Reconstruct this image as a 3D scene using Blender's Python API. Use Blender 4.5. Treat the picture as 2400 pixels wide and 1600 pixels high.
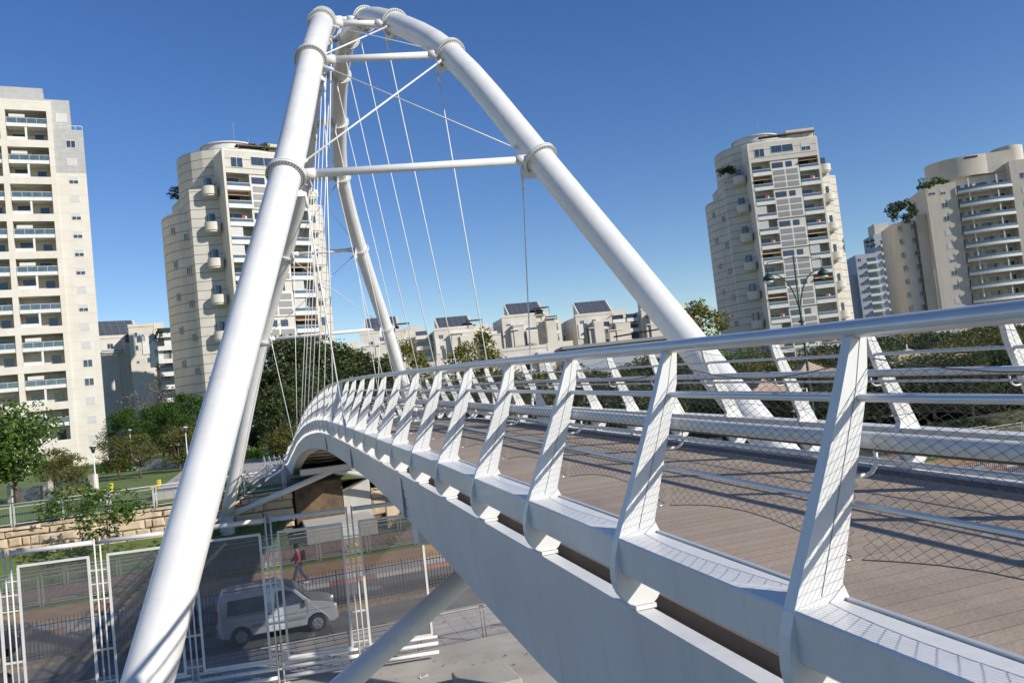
import bpy, math, random
from math import sin, cos, pi, radians as R
from mathutils import Vector, Matrix
random.seed(7)
S = bpy.context.scene
for o in list(bpy.data.objects): bpy.data.objects.remove(o)
# world axes: x = across the bridge (to its right), y = along the bridge, z up, road at z = 0
PHI = R(18.0); EYE = Vector((-2.397, 0.779, 7.5))
def XD(X, D, z=0.0):                      # camera-heading ground coordinates -> world
    return Vector((EYE.x + X*cos(PHI) + D*sin(PHI), EYE.y - X*sin(PHI) + D*cos(PHI), z))
# ---------------------------------------------------------------- camera
F = 1900.0; PITCH = math.atan(110/F); ROLL = R(6.2)
right = Vector((cos(PHI), -sin(PHI), 0)); fwd0 = Vector((sin(PHI), cos(PHI), 0)); zz = Vector((0, 0, 1))
fwd = fwd0*cos(PITCH) + zz*sin(PITCH); upv = zz*cos(PITCH) - fwd0*sin(PITCH)
rt = right*cos(ROLL) - upv*sin(ROLL); up2 = upv*cos(ROLL) + right*sin(ROLL)
cam = bpy.data.cameras.new('camera'); camo = bpy.data.objects.new('camera', cam); S.collection.objects.link(camo)
cam.sensor_width = 36; cam.lens = F/2400*36; cam.clip_start = .05; cam.clip_end = 3000
M = Matrix.Identity(4)
for i in range(3):
    M[i][0] = rt[i]; M[i][1] = up2[i]; M[i][2] = -fwd[i]; M[i][3] = EYE[i]
camo.matrix_world = M; S.camera = camo
def ray(px, py):
    d = fwd + rt*((px-1200)/F) - up2*((py-800)/F); return d/(d.dot(fwd0))
def at(px, py, D): return EYE + ray(px, py)*D
# ---------------------------------------------------------------- light
SUN = Vector((.67, -.74, .56)).normalized()
el = math.asin(SUN.z)
w = bpy.data.worlds.new('World'); S.world = w; w.use_nodes = True
nt = w.node_tree; nt.nodes.clear()
sky = nt.nodes.new('ShaderNodeTexSky'); sky.sky_type = 'NISHITA'; sky.sun_disc = False
sky.sun_elevation = el; sky.sun_rotation = math.atan2(SUN.x, SUN.y)
sky.air_density = .95; sky.dust_density = .0; sky.ozone_density = 2.2
bg = nt.nodes.new('ShaderNodeBackground'); bg.inputs[1].default_value = .125
wo = nt.nodes.new('ShaderNodeOutputWorld')
hs_ = nt.nodes.new('ShaderNodeHueSaturation'); hs_.inputs['Saturation'].default_value = 1.26; hs_.inputs['Hue'].default_value = .513; hs_.inputs['Value'].default_value = 1.0
nt.links.new(sky.outputs[0], hs_.inputs['Color']); nt.links.new(hs_.outputs[0], bg.inputs[0]); nt.links.new(bg.outputs[0], wo.inputs[0])
sl = bpy.data.lights.new('sun', 'SUN'); sl.energy = 5.0; sl.angle = R(.53); sl.color = (1, .94, .84)
so = bpy.data.objects.new('sun', sl); S.collection.objects.link(so)
so.rotation_euler = SUN.to_track_quat('Z', 'Y').to_euler()
S.render.engine = 'CYCLES'
S.view_settings.view_transform = 'Standard'; S.view_settings.look = 'None'
S.view_settings.exposure = 0.0; S.view_settings.gamma = 1
S.cycles.transparent_max_bounces = 24
# ---------------------------------------------------------------- materials
def mat(name, col, rough=.6, col2=None, scale=3.0, bump=0, bscale=None, metal=0, coat=0, spec=.5, detail=4):
    m = bpy.data.materials.new(name); m.use_nodes = True
    n = m.node_tree.nodes; l = m.node_tree.links; b = n['Principled BSDF']
    b.inputs['Roughness'].default_value = rough; b.inputs['Metallic'].default_value = metal
    b.inputs['Coat Weight'].default_value = coat; b.inputs['Specular IOR Level'].default_value = spec
    tc = n.new('ShaderNodeTexCoord'); ns = n.new('ShaderNodeTexNoise')
    ns.inputs['Scale'].default_value = scale; ns.inputs['Detail'].default_value = detail
    l.new(tc.outputs['Object'], ns.inputs['Vector'])
    rp = n.new('ShaderNodeValToRGB'); rp.color_ramp.elements[0].position = .32; rp.color_ramp.elements[1].position = .68
    c2 = col2 or tuple(c*.86 for c in col)
    rp.color_ramp.elements[0].color = (*c2, 1); rp.color_ramp.elements[1].color = (*col, 1)
    l.new(ns.outputs[0], rp.inputs[0]); l.new(rp.outputs[0], b.inputs['Base Color'])
    if bump:
        bp = n.new('ShaderNodeBump'); bp.inputs['Strength'].default_value = bump; bp.inputs['Distance'].default_value = .02
        n2 = n.new('ShaderNodeTexNoise'); n2.inputs['Scale'].default_value = bscale or scale*4; n2.inputs['Detail'].default_value = 6
        l.new(tc.outputs['Object'], n2.inputs['Vector']); l.new(n2.outputs[0], bp.inputs['Height']); l.new(bp.outputs[0], b.inputs['Normal'])
    return m
def mixcol(m, factor_socket, col, fac=1.0):
    n = m.node_tree.nodes; l = m.node_tree.links; b = n['Principled BSDF']
    src = b.inputs['Base Color'].links[0].from_socket
    mx = n.new('ShaderNodeMix'); mx.data_type = 'RGBA'; mx.inputs['B'].default_value = (*col, 1)
    if fac != 1.0:
        ma = n.new('ShaderNodeMath'); ma.operation = 'MULTIPLY'; ma.inputs[1].default_value = fac
        l.new(factor_socket, ma.inputs[0]); factor_socket = ma.outputs[0]
    l.new(factor_socket, mx.inputs['Factor']); l.new(src, mx.inputs['A']); l.new(mx.outputs['Result'], b.inputs['Base Color'])
def band(m, axis, period, width, col, offset=0.0, coords='Object'):   # thin joint lines every period metres
    n = m.node_tree.nodes; l = m.node_tree.links
    tc = n.new('ShaderNodeTexCoord'); sp = n.new('ShaderNodeSeparateXYZ'); l.new(tc.outputs[coords], sp.inputs[0])
    a = n.new('ShaderNodeMath'); a.operation = 'ADD'; a.inputs[1].default_value = offset + 1000*period; l.new(sp.outputs[axis], a.inputs[0])
    md = n.new('ShaderNodeMath'); md.operation = 'MODULO'; md.inputs[1].default_value = period; l.new(a.outputs[0], md.inputs[0])
    lt = n.new('ShaderNodeMath'); lt.operation = 'LESS_THAN'; lt.inputs[1].default_value = width; l.new(md.outputs[0], lt.inputs[0])
    mixcol(m, lt.outputs[0], col)
    return m
def bricks(m, col, sx, sz, mortar=.012, rot=0, offset=.5):   # add brick/stone joints
    n = m.node_tree.nodes; l = m.node_tree.links
    tc = n.new('ShaderNodeTexCoord'); mp = n.new('ShaderNodeMapping'); mp.inputs['Rotation'].default_value = (rot, 0, 0)
    br = n.new('ShaderNodeTexBrick'); br.inputs['Scale'].default_value = 1; br.inputs['Brick Width'].default_value = sx; br.inputs['Row Height'].default_value = sz
    br.inputs['Mortar Size'].default_value = mortar; br.inputs['Color1'].default_value = (0, 0, 0, 1); br.inputs['Color2'].default_value = (0, 0, 0, 1); br.inputs['Mortar'].default_value = (1, 1, 1, 1)
    l.new(tc.outputs['Object'], mp.inputs[0]); l.new(mp.outputs[0], br.inputs['Vector'])
    mixcol(m, br.outputs['Color'], col); return m
WH = mat('white_paint', (.76, .755, .73), .36, (.70, .695, .67), 1.3, coat=.12, spec=.35)
WHG = mat('white_paint_girder', (.72, .72, .71), .4, (.64, .64, .64), .9, detail=8)
STEEL = mat('brushed_rail', (.62, .64, .66), .28, (.56, .58, .6), 5, metal=.25)
WIRE = mat('net_wire', (.14, .13, .12), .5, metal=.3)
CABLE = mat('cable', (.82, .82, .80), .6)
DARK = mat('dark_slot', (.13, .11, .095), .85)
DECK = mat('deck_planks', (.37, .285, .205), .8, (.28, .21, .155), .7, bump=.25, bscale=30)
def deck_grain(m):
    n = m.node_tree.nodes; l = m.node_tree.links
    tc = n.new('ShaderNodeTexCoord'); mp = n.new('ShaderNodeMapping'); mp.inputs['Scale'].default_value = (1.1, 30, 1)
    ns = n.new('ShaderNodeTexNoise'); ns.inputs['Scale'].default_value = 1.0; ns.inputs['Detail'].default_value = 5
    l.new(tc.outputs['Object'], mp.inputs[0]); l.new(mp.outputs[0], ns.inputs[0])
    rp = n.new('ShaderNodeValToRGB'); rp.color_ramp.elements[0].position = .42; rp.color_ramp.elements[1].position = .62
    l.new(ns.outputs[0], rp.inputs[0]); mixcol(m, rp.outputs[0], (.34, .285, .225), .6)
deck_grain(DECK); band(DECK, 1, .14, .007, (.11, .09, .07))
CREAM = mat('cream_stone', (.70, .66, .58), .8, (.63, .58, .50), .35); band(CREAM, 2, 1.49, .04, (.52, .46, .37))
CREAM2 = mat('cream_render', (.66, .61, .53), .85, (.58, .54, .46), .4)
GREYST = mat('grey_stone', (.46, .46, .44), .8, (.38, .38, .37), 1.2); band(GREYST, 2, 1.0, .03, (.30, .30, .29))
TOWER = mat('tower_cladding', (.62, .585, .51), .8, (.54, .505, .44), .4); band(TOWER, 2, 1.5, .13, (.22, .21, .20))
TOWER2 = mat('tower_plaster', (.66, .62, .54), .8, (.60, .56, .48), .5)
BEIGE = mat('beige_wall', (.58, .53, .45), .85, (.52, .47, .40), .3)
BLUEG = mat('bluegrey_wall', (.42, .45, .50), .85)
PALE = mat('pale_wall', (.68, .63, .55), .85, (.58, .54, .47), .3)
PARA = mat('parapet_white', (.74, .73, .69), .7)
GLASS = mat('window_glass', (.05, .07, .10), .08, (.03, .04, .06), 2, spec=1.0)
TEAL = mat('balcony_glass', (.10, .15, .18), .1, (.07, .10, .13), 2, spec=1.0)
SHUT = mat('shutter', (.62, .61, .58), .6); band(SHUT, 2, .1, .02, (.4, .4, .38))
LOUV = mat('louver', (.33, .32, .31), .6); band(LOUV, 2, .16, .06, (.2, .2, .19))
SOLAR = mat('solar_panel', (.09, .10, .115), .35, (.06, .07, .085), 3, spec=.6); band(SOLAR, 0, 1.6, .06, (.22, .23, .24)); band(SOLAR, 1, 1.5, .07, (.22, .23, .24))
TILE = mat('roof_grey', (.28, .29, .30), .7)
ASPH = mat('asphalt', (.21, .20, .19), .9, (.16, .155, .145), .8, bump=.2, bscale=60)
ASPH2 = mat('asphalt_far', (.20, .195, .185), .9, (.15, .145, .14), .5)
PAVE = mat('pavement', (.47, .44, .40), .85, (.40, .37, .34), .8); band(PAVE, 0, .6, .02, (.2, .19, .17)); band(PAVE, 1, .6, .02, (.2, .19, .17))
CONC = mat('concrete', (.46, .43, .37), .85, (.34, .31, .27), .6, bump=.3, detail=10)
CONCL = mat('light_concrete', (.52, .50, .46), .8, (.44, .42, .38), 1.5)
REDB = mat('red_brick_paving', (.36, .23, .18), .9, (.28, .18, .14), 2); band(REDB, 0, .4, .03, (.15, .09, .07)); band(REDB, 1, .2, .02, (.15, .09, .07))
SOIL = mat('orange_soil', (.46, .28, .15), .95, (.33, .20, .11), 1.2, bump=.4)
PEBB = mat('pebbles', (.34, .26, .19), .9, (.16, .13, .10), 9, bump=.8)
GRASS = mat('lawn', (.15, .20, .05), .95, (.10, .15, .035), .25, bump=.5, bscale=20)
SLOPE = mat('planted_slope', (.10, .11, .04), .95, (.06, .06, .03), .5, bump=.6, bscale=6)
STONE = mat('wall_stone', (.72, .59, .41), .9, (.56, .43, .29), 1.1, bump=1.0, bscale=5)
REDP = mat('kerb_red', (.36, .19, .15), .85); KW = mat('kerb_white', (.52, .49, .45), .85)
BARK = mat('bark', (.16, .12, .09), .9, (.09, .07, .05), 3)
LAMPG = mat('lamp_green', (.012, .05, .035), .45)
BLACK = mat('black_iron', (.025, .025, .025), .5)
VANP = mat('van_paint', (.56, .60, .64), .22, (.54, .58, .62), 1, metal=.35, coat=.6)
TYRE = mat('tyre', (.02, .02, .02), .85)
RED = mat('red_cloth', (.55, .06, .04), .8); JEAN = mat('jeans', (.07, .09, .15), .85); SKIN = mat('skin', (.45, .27, .19), .6)
HAIR = mat('hair', (.02, .015, .012), .7); YEL = mat('yellow_plastic', (.75, .62, .05), .5); BLUEP = mat('blue_plastic', (.05, .3, .6), .5)
CANV = mat('sand_canvas', (.55, .40, .29), .9); CHROME = mat('rim_silver', (.6, .6, .62), .3, metal=.8)
RLIGHT = mat('tail_light', (.35, .02, .02), .3); HLIGHT = mat('head_light', (.8, .82, .85), .1, spec=1.0)
ORANGE = mat('orange_soil_stain', (.45, .25, .12), .9)
def leafmat(name, a, b):
    m = bpy.data.materials.new(name); m.use_nodes = True; n = m.node_tree.nodes; l = m.node_tree.links
    p = n['Principled BSDF']; p.inputs['Roughness'].default_value = .6; p.inputs['Specular IOR Level'].default_value = .3
    g = n.new('ShaderNodeNewGeometry'); rp = n.new('ShaderNodeValToRGB')
    rp.color_ramp.elements[0].color = (*a, 1); rp.color_ramp.elements[1].color = (*b, 1)
    l.new(g.outputs['Random Per Island'], rp.inputs[0]); l.new(rp.outputs[0], p.inputs['Base Color'])
    tr = n.new('ShaderNodeBsdfTranslucent'); l.new(rp.outputs[0], tr.inputs[0])
    mx = n.new('ShaderNodeMixShader'); mx.inputs[0].default_value = .25
    l.new(p.outputs[0], mx.inputs[1]); l.new(tr.outputs[0], mx.inputs[2]); l.new(mx.outputs[0], n['Material Output'].inputs[0])
    return m
L_GREEN = leafmat('leaf_green', (.03, .07, .012), (.14, .23, .04))
L_DARK = leafmat('leaf_dark', (.022, .042, .014), (.11, .14, .045))
L_OLIVE = leafmat('leaf_olive', (.07, .075, .015), (.17, .17, .04))
L_PINE = leafmat('leaf_pine', (.02, .055, .008), (.075, .15, .02))
L_YEL = leafmat('leaf_yellow_green', (.10, .11, .015), (.25, .24, .05))
L_BARE = leafmat('twigs', (.12, .11, .10), (.2, .19, .17))
def glassy():
    m = bpy.data.materials.new('smoked_glass_screen'); m.use_nodes = True; n = m.node_tree.nodes; l = m.node_tree.links
    n.remove(n['Principled BSDF'])
    t = n.new('ShaderNodeBsdfTransparent'); t.inputs[0].default_value = (.70, .70, .72, 1)
    d = n.new('ShaderNodeBsdfDiffuse')
    tc = n.new('ShaderNodeTexCoord'); ns = n.new('ShaderNodeTexNoise'); ns.inputs['Scale'].default_value = .9
    rp = n.new('ShaderNodeValToRGB'); rp.color_ramp.elements[0].color = (.19, .195, .20, 1); rp.color_ramp.elements[1].color = (.30, .30, .30, 1)
    l.new(tc.outputs['Object'], ns.inputs[0]); l.new(ns.outputs[0], rp.inputs[0]); l.new(rp.outputs[0], d.inputs[0])
    tl = n.new('ShaderNodeBsdfTranslucent'); l.new(rp.outputs[0], tl.inputs[0])
    md = n.new('ShaderNodeMixShader'); md.inputs[0].default_value = .5; l.new(d.outputs[0], md.inputs[1]); l.new(tl.outputs[0], md.inputs[2])
    mx = n.new('ShaderNodeMixShader'); mx.inputs[0].default_value = .34
    l.new(t.outputs[0], mx.inputs[1]); l.new(md.outputs[0], mx.inputs[2])
    gl = n.new('ShaderNodeBsdfGlossy'); gl.inputs['Roughness'].default_value = .05
    m2 = n.new('ShaderNodeMixShader'); m2.inputs[0].default_value = .05
    l.new(mx.outputs[0], m2.inputs[1]); l.new(gl.outputs[0], m2.inputs[2]); l.new(m2.outputs[0], n['Material Output'].inputs[0])
    return m
SCREEN = glassy()
def streaks(m, dark, amt=.55, sc=(5, 5, .55), lo=.52, hi=.78):      # rain streaks and grime
    n = m.node_tree.nodes; l = m.node_tree.links
    tc = n.new('ShaderNodeTexCoord'); mp = n.new('ShaderNodeMapping'); mp.inputs['Scale'].default_value = sc
    ns = n.new('ShaderNodeTexNoise'); ns.inputs['Scale'].default_value = 1; ns.inputs['Detail'].default_value = 7; ns.inputs['Roughness'].default_value = .65
    l.new(tc.outputs['Object'], mp.inputs[0]); l.new(mp.outputs[0], ns.inputs[0])
    rp = n.new('ShaderNodeValToRGB'); rp.color_ramp.elements[0].position = lo; rp.color_ramp.elements[1].position = hi
    l.new(ns.outputs[0], rp.inputs[0]); mixcol(m, rp.outputs[0], dark, amt)
streaks(WHG, (.42, .42, .41), .38); streaks(WH, (.50, .48, .44), .35, (9, 9, 2.2), .5, .85)
streaks(CONC, (.22, .20, .17), .5, (1.5, 1.5, 1.5)); streaks(PAVE, (.26, .24, .22), .4, (.7, .7, 1)); streaks(ASPH, (.11, .11, .105), .5, (.25, 1.6, 1)); streaks(CONCL, (.30, .28, .25), .5, (2, 2, .8))
streaks(TOWER, (.40, .37, .32), .35, (1.2, 1.2, .12)); streaks(CREAM, (.50, .46, .39), .3, (1.1, 1.1, .1)); streaks(BEIGE, (.36, .31, .26), .4, (.8, .8, .08)); streaks(PALE, (.46, .42, .37), .4, (.8, .8, .1)); streaks(VANP, (.38, .38, .36), .3, (3, 3, 1))
def boards(m):
    n = m.node_tree.nodes; l = m.node_tree.links
    tc = n.new('ShaderNodeTexCoord'); sp = n.new('ShaderNodeSeparateXYZ'); l.new(tc.outputs['Object'], sp.inputs[0])
    a = n.new('ShaderNodeMath'); a.operation = 'ADD'; a.inputs[1].default_value = 140; l.new(sp.outputs[1], a.inputs[0])
    d = n.new('ShaderNodeMath'); d.operation = 'DIVIDE'; d.inputs[1].default_value = .14; l.new(a.outputs[0], d.inputs[0])
    f = n.new('ShaderNodeMath'); f.operation = 'FLOOR'; l.new(d.outputs[0], f.inputs[0])
    wn = n.new('ShaderNodeTexWhiteNoise'); wn.noise_dimensions = '1D'; l.new(f.outputs[0], wn.inputs['W'])
    mixcol(m, wn.outputs['Value'], (.44, .36, .28), .45)
boards(DECK); streaks(DECK, (.15, .12, .10), .45, (1.6, .5, 1), .5, .75)
def island_tint(m, dark, amt=.5):
    n = m.node_tree.nodes; g = n.new('ShaderNodeNewGeometry'); mixcol(m, g.outputs['Random Per Island'], dark, amt)
island_tint(STONE, (.40, .30, .22), .6)
ABUT = mat('shaded_brown_abutment', (.17, .115, .07), .95, (.08, .055, .035), 1.6, bump=1.0, bscale=4)  # brown wall, with the shade under the deck darkened into its colour
SOILW = mat('wall_backing', (.20, .14, .09), .95)
FPAINT = mat('fence_paint', (.33, .34, .31), .6)
ASPHP = mat('asphalt_patch', (.11, .108, .10), .95)
SPLICE = mat('splice_grey', (.30, .31, .33), .6)
# ---------------------------------------------------------------- mesh helpers
class MB:
    def __init__(s): s.v = []; s.f = []; s.m = []; s.mats = []; s.sm = []
    def mi(s, m):
        if m not in s.mats: s.mats.append(m)
        return s.mats.index(m)
    def add(s, vs, fs, m, smooth=False):
        b = len(s.v); s.v += [tuple(v) for v in vs]; k = s.mi(m)
        for f in fs: s.f.append([b+i for i in f]); s.m.append(k); s.sm.append(smooth)
    def box(s, a, b, m, T=None):
        x0, y0, z0 = a; x1, y1, z1 = b
        vs = [Vector(p) for p in ((x0,y0,z0),(x1,y0,z0),(x1,y1,z0),(x0,y1,z0),(x0,y0,z1),(x1,y0,z1),(x1,y1,z1),(x0,y1,z1))]
        if T: vs = [T @ v for v in vs]
        s.add(vs, [(0,3,2,1),(4,5,6,7),(0,1,5,4),(1,2,6,5),(2,3,7,6),(3,0,4,7)], m)
    def tube(s, pts, r, m, n=10, cap=True, smooth=True, radii=None):
        pts = [Vector(p) for p in pts]; vs = []; prev = None
        for i, p in enumerate(pts):
            d = (pts[min(i+1, len(pts)-1)] - pts[max(i-1, 0)]).normalized()
            if prev is None:
                a = Vector((0, 0, 1)) if abs(d.z) < .9 else Vector((1, 0, 0))
                x = d.cross(a).normalized()
            else:
                x = (prev - d*prev.dot(d)).normalized()
            prev = x; y = d.cross(x); rr = radii[i] if radii else r
            for k in range(n):
                t = 2*pi*k/n; vs.append(p + (x*cos(t) + y*sin(t))*rr)
        fs = []
        for i in range(len(pts)-1):
            for k in range(n): fs.append((i*n+k, i*n+(k+1) % n, (i+1)*n+(k+1) % n, (i+1)*n+k))
        b = len(s.v); s.add(vs, fs, m, smooth)
        if cap:
            k = s.mi(m)
            s.f.append([b+i for i in reversed(range(n))]); s.m.append(k); s.sm.append(False)
            s.f.append([b+(len(pts)-1)*n+i for i in range(n)]); s.m.append(k); s.sm.append(False)
    def prism(s, poly, t0, t1, m, fn):         # poly of 2-D points, fn(a,b,t) -> xyz
        n = len(poly); vs = [fn(a, b, t0) for a, b in poly] + [fn(a, b, t1) for a, b in poly]
        s.add(vs, [tuple(range(n))[::-1], tuple(range(n, 2*n))] + [(i, (i+1) % n, n+(i+1) % n, n+i) for i in range(n)], m)
    def cyl(s, c, r, z0, z1, m, n=24, a0=0, a1=2*pi, ry=None, smooth=True):
        full = abs(a1-a0-2*pi) < 1e-6; k = n if full else n+1; ry = ry or r
        ps = [(c[0]+r*cos(a0+(a1-a0)*i/n), c[1]+ry*sin(a0+(a1-a0)*i/n)) for i in range(k)]
        vs = [(x, y, z0) for x, y in ps] + [(x, y, z1) for x, y in ps]
        s.add(vs, [(i, (i+1) % k, k+(i+1) % k, k+i) for i in range(k)], m, smooth)
        s.add(vs, [tuple(range(k))[::-1], tuple(range(k, 2*k))], m)
    def mesh(s, name):
        me = bpy.data.meshes.new(name); me.from_pydata(s.v, [], s.f)
        for m in s.mats: me.materials.append(m)
        me.polygons.foreach_set('material_index', s.m); me.polygons.foreach_set('use_smooth', s.sm)
        me.update(); me.validate(); return me
    def build(s, name, parent=None, bevel=0):
        o = bpy.data.objects.new(name, s.mesh(name)); S.collection.objects.link(o)
        if parent: o.parent = parent
        if bevel:
            md = o.modifiers.new('bevel', 'BEVEL'); md.width = bevel; md.segments = 2; md.limit_method = 'ANGLE'; md.angle_limit = R(50)
        return o
def tag(o, label, cat, group=None, kind=None):
    if label: o['label'] = label
    if cat: o['category'] = cat
    if group: o['group'] = group
    if kind: o['kind'] = kind
    return o
def thing(name, label, cat, loc=(0, 0, 0), rz=0, group=None):
    o = bpy.data.objects.new(name, None); S.collection.objects.link(o); o.empty_display_size = .3
    o.location = loc; o.rotation_euler = (0, 0, rz); return tag(o, label, cat, group)
def inst(name, me, parent, loc=(0, 0, 0), rz=0, sc=None):
    o = bpy.data.objects.new(name, me); S.collection.objects.link(o); o.parent = parent
    o.location = loc; o.rotation_euler = (0, 0, rz)
    if sc: o.scale = sc
    return o
def dup(root):
    c = root.copy(); S.collection.objects.link(c)
    for ch in [x for x in bpy.data.objects if x.parent == root]:
        d = ch.copy(); S.collection.objects.link(d); d.parent = c
        for g in [x for x in bpy.data.objects if x.parent == ch]:
            e = g.copy(); S.collection.objects.link(e); e.parent = d
    return c
def struct(name, mb): 
    o = mb.build(name); o['kind'] = 'structure'; return o
def quadsheet(name, pts, m):
    b = MB(); b.add(pts, [(0, 1, 2, 3)], m); return struct(name, b)
# ================================================================ SETTING: ground sheets
g = MB(); g.add([(-900, -400, -.02), (900, -400, -.02), (900, 1500, -.02), (-900, 1500, -.02)], [(0, 1, 2, 3)], SLOPE); struct('ground', g)
def strip(name, y0, y1, z, m, x0=-160, x1=160):
    return quadsheet(name, [(x0, y0, z), (x1, y0, z), (x1, y1, z), (x0, y1, z)], m)
strip('road', 28.9, 32.0, 0.0, ASPH); strip('far_road', 33.35, 36.75, 0.004, ASPH2)
def slab(name, y0, y1, z1, m, z0=-.1, x0=-160, x1=160):
    b = MB(); b.box((x0, y0, z0), (x1, y1, z1), m); return struct(name, b)
slab('pavement', 24.6, 28.62, .13, PAVE); slab('kerb', 28.63, 28.88, .15, CONCL)
slab('median', 32.02, 33.3, .14, PEBB)
slab('parapet_ground', 8, 24.55, .30, CONC)
b = MB()
for i in range(-70, 70): b.box((i*1.0+.002, 36.78, -.1), (i*1.0+.998, 37.0, .16), REDP if i % 4 < 2 else KW)
struct('far_kerb', b)
slab('far_pavement', 37.02, 38.7, .13, PAVE); slab('soil_strip', 38.72, 41.7, .15, SOIL)
slab('brick_path', 43.2, 46.8, .25, REDB); slab('grass_verge', 41.72, 43.18, .2, GRASS)
# bank rising from the path to the foot of the retaining walls, and the park terrace
def bank(name, x0, x1, zl, zr, m):
    b = MB(); n = 14; vs = []
    for j in range(7):
        for i in range(n+1):
            x = x0+(x1-x0)*i/n; f = j/6; top = zl+(zr-zl)*i/n
            vs.append((x, 46.82+6.3*f, .18+(top-.18)*(f*f*(3-2*f))*1.0 + random.uniform(-.05, .05)*(0 < j < 6)))
    fs = [(j*(n+1)+i, j*(n+1)+i+1, (j+1)*(n+1)+i+1, (j+1)*(n+1)+i) for j in range(6) for i in range(n)]
    b.add(vs, fs, m, True); return struct(name, b)
bank('grass_bank', -60, -1.2, 2.2, 1.0, GRASS); bank('planted_bank', 5.2, 130, .9, 1.6, SLOPE)
TZ = 2.85
b = MB(); b.add([(-400, 53.7, TZ), (6.0, 53.7, TZ), (6.0, 400, TZ), (-400, 400, TZ)], [(0, 1, 2, 3)], GRASS); struct('lawn', b)
b = MB(); n = 20
vs = [];
for j in range(9):
    for i in range(n+1):
        x = 6+340*i/n; y = 53.7+ (0, 6, 13, 22, 35, 60, 110, 200, 420)[j]; z = 2.0+(0, .7, 1.6, 2.4, 2.9, 3.0, 3.1, 3.3, 3.5)[j]+random.uniform(-.15, .15)
        vs.append((x, y, z))
b.add(vs, [(j*(n+1)+i, j*(n+1)+i+1, (j+1)*(n+1)+i+1, (j+1)*(n+1)+i) for j in range(8) for i in range(n)], SLOPE, True); struct('hillside', b)
b = MB(); b.box((-9, 58, TZ-.1), (7.5, 84, 3.36), PAVE); struct('plaza', b)
# ---------------------------------------------------------------- stone retaining walls: separate courses of rough blocks
def stone_wall(label, x0, x1, y, zb0, zb1, zt, group='dry stone retaining walls below the park'):
    t = thing('retaining_wall', label, 'wall', ((x0+x1)/2, y, 0)); cx = (x0+x1)/2
    bk = MB(); bk.box((x0-cx, .12, .0), (x1-cx, .7, zt-.04), SOILW); bk.build('backing', t)
    b = MB(); z = min(zb0, zb1)-.3; row = 0
    while z < zt-.05:
        h = min(random.uniform(.32, .56), zt-z); x = x0 - random.uniform(0, .4)
        while x < x1:
            wdt = random.choice((.45, .7, 1.0, 1.5, 1.9))*random.uniform(.85, 1.15); xe = min(x+wdt, x1); xs = max(x, x0)
            base = zb0+(zb1-zb0)*((xs+xe)/2-x0)/(x1-x0)
            if z+h > base and xe-xs > .12:
                d = random.uniform(-.16, .05); g2 = .018; vs = []
                j = lambda a: a+random.uniform(-.03, .03)
                X0, X1, Z0, Z1 = xs+g2-cx, xe-g2-cx, z+g2, z+h-g2
                fr = [(j(X0), d, j(Z0)), (j(X1), d, j(Z0)), (j(X1), d, j(Z1)), (j(X0), d, j(Z1))]
                mid = (X0+X1)/2, (Z0+Z1)/2
                inr = [(mid[0]+(p[0]-mid[0])*.72, d-random.uniform(.05, .12), mid[1]+(p[2]-mid[1])*.62) for p in fr]
                bk2 = [(p[0], .3, p[2]) for p in fr]
                b.add(inr+fr+bk2, [(0,1,2,3)]+[(4+i, 4+(i+1) % 4, (i+1) % 4, i) for i in range(4)]+[(8+i, 8+(i+1) % 4, 4+(i+1) % 4, 4+i) for i in range(4)], STONE)
            x = xe if xe < x1 else x1+1
        z += h; row += 1
    b.build('stone_block', t); return t
stone_wall('long rough stone retaining wall under the park fence, left of the bridge', -62, -.6, 53, 2.1, .9, TZ)
stone_wall('short rough stone retaining wall right of the concrete abutment', 4.15, 14, 53, .8, 1.2, 2.25)
tw = thing('retaining_wall', 'low stone planter wall with flat coping beside the abutment', 'wall', (7.6, 50.0, 0))
b = MB(); b.box((-3, 0, 0), (1.2, .5, 1.35), STONE); b.build('wall', tw, .03)
b = MB(); b.box((-3.1, -.08, 1.353), (1.3, .6, 1.5), CONCL); b.build('coping', tw, .02)
# concrete abutment under the far end of the bridge
ab = thing('abutment', 'plain grey concrete bridge abutment between the stone walls', 'abutment', (1.8, 53.2, 0))
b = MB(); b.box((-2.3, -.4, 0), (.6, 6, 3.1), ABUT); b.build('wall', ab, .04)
b = MB(); b.add([(.6, -.45, 0), (2.3, -.45, 0), (2.3, -.45, 2.9), (.6, -.45, 2.2), (.6, 5, 0), (2.3, 5, 0), (2.3, 5, 2.9), (.6, 5, 2.2)], [(0, 1, 2, 3), (1, 5, 6, 2), (5, 4, 7, 6), (4, 0, 3, 7), (3, 2, 6, 7)], CONCL); b.build('wing_wall', ab, .03)
b = MB(); b.box((-2.0, -4.6, 0), (2.0, -.45, .9), CONCL); b.build('footing', ab, .04)
# near block under the camera side
q_ = at(1128, 1560, 19.8); b = MB(); b.box((q_.x-.5, q_.y-.3, .3), (q_.x+.9, q_.y+1.2, .62), CONC); tag(b.build('concrete_block', None, .04), 'square pale concrete block beside the railing under the bridge', 'concrete block')
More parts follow.
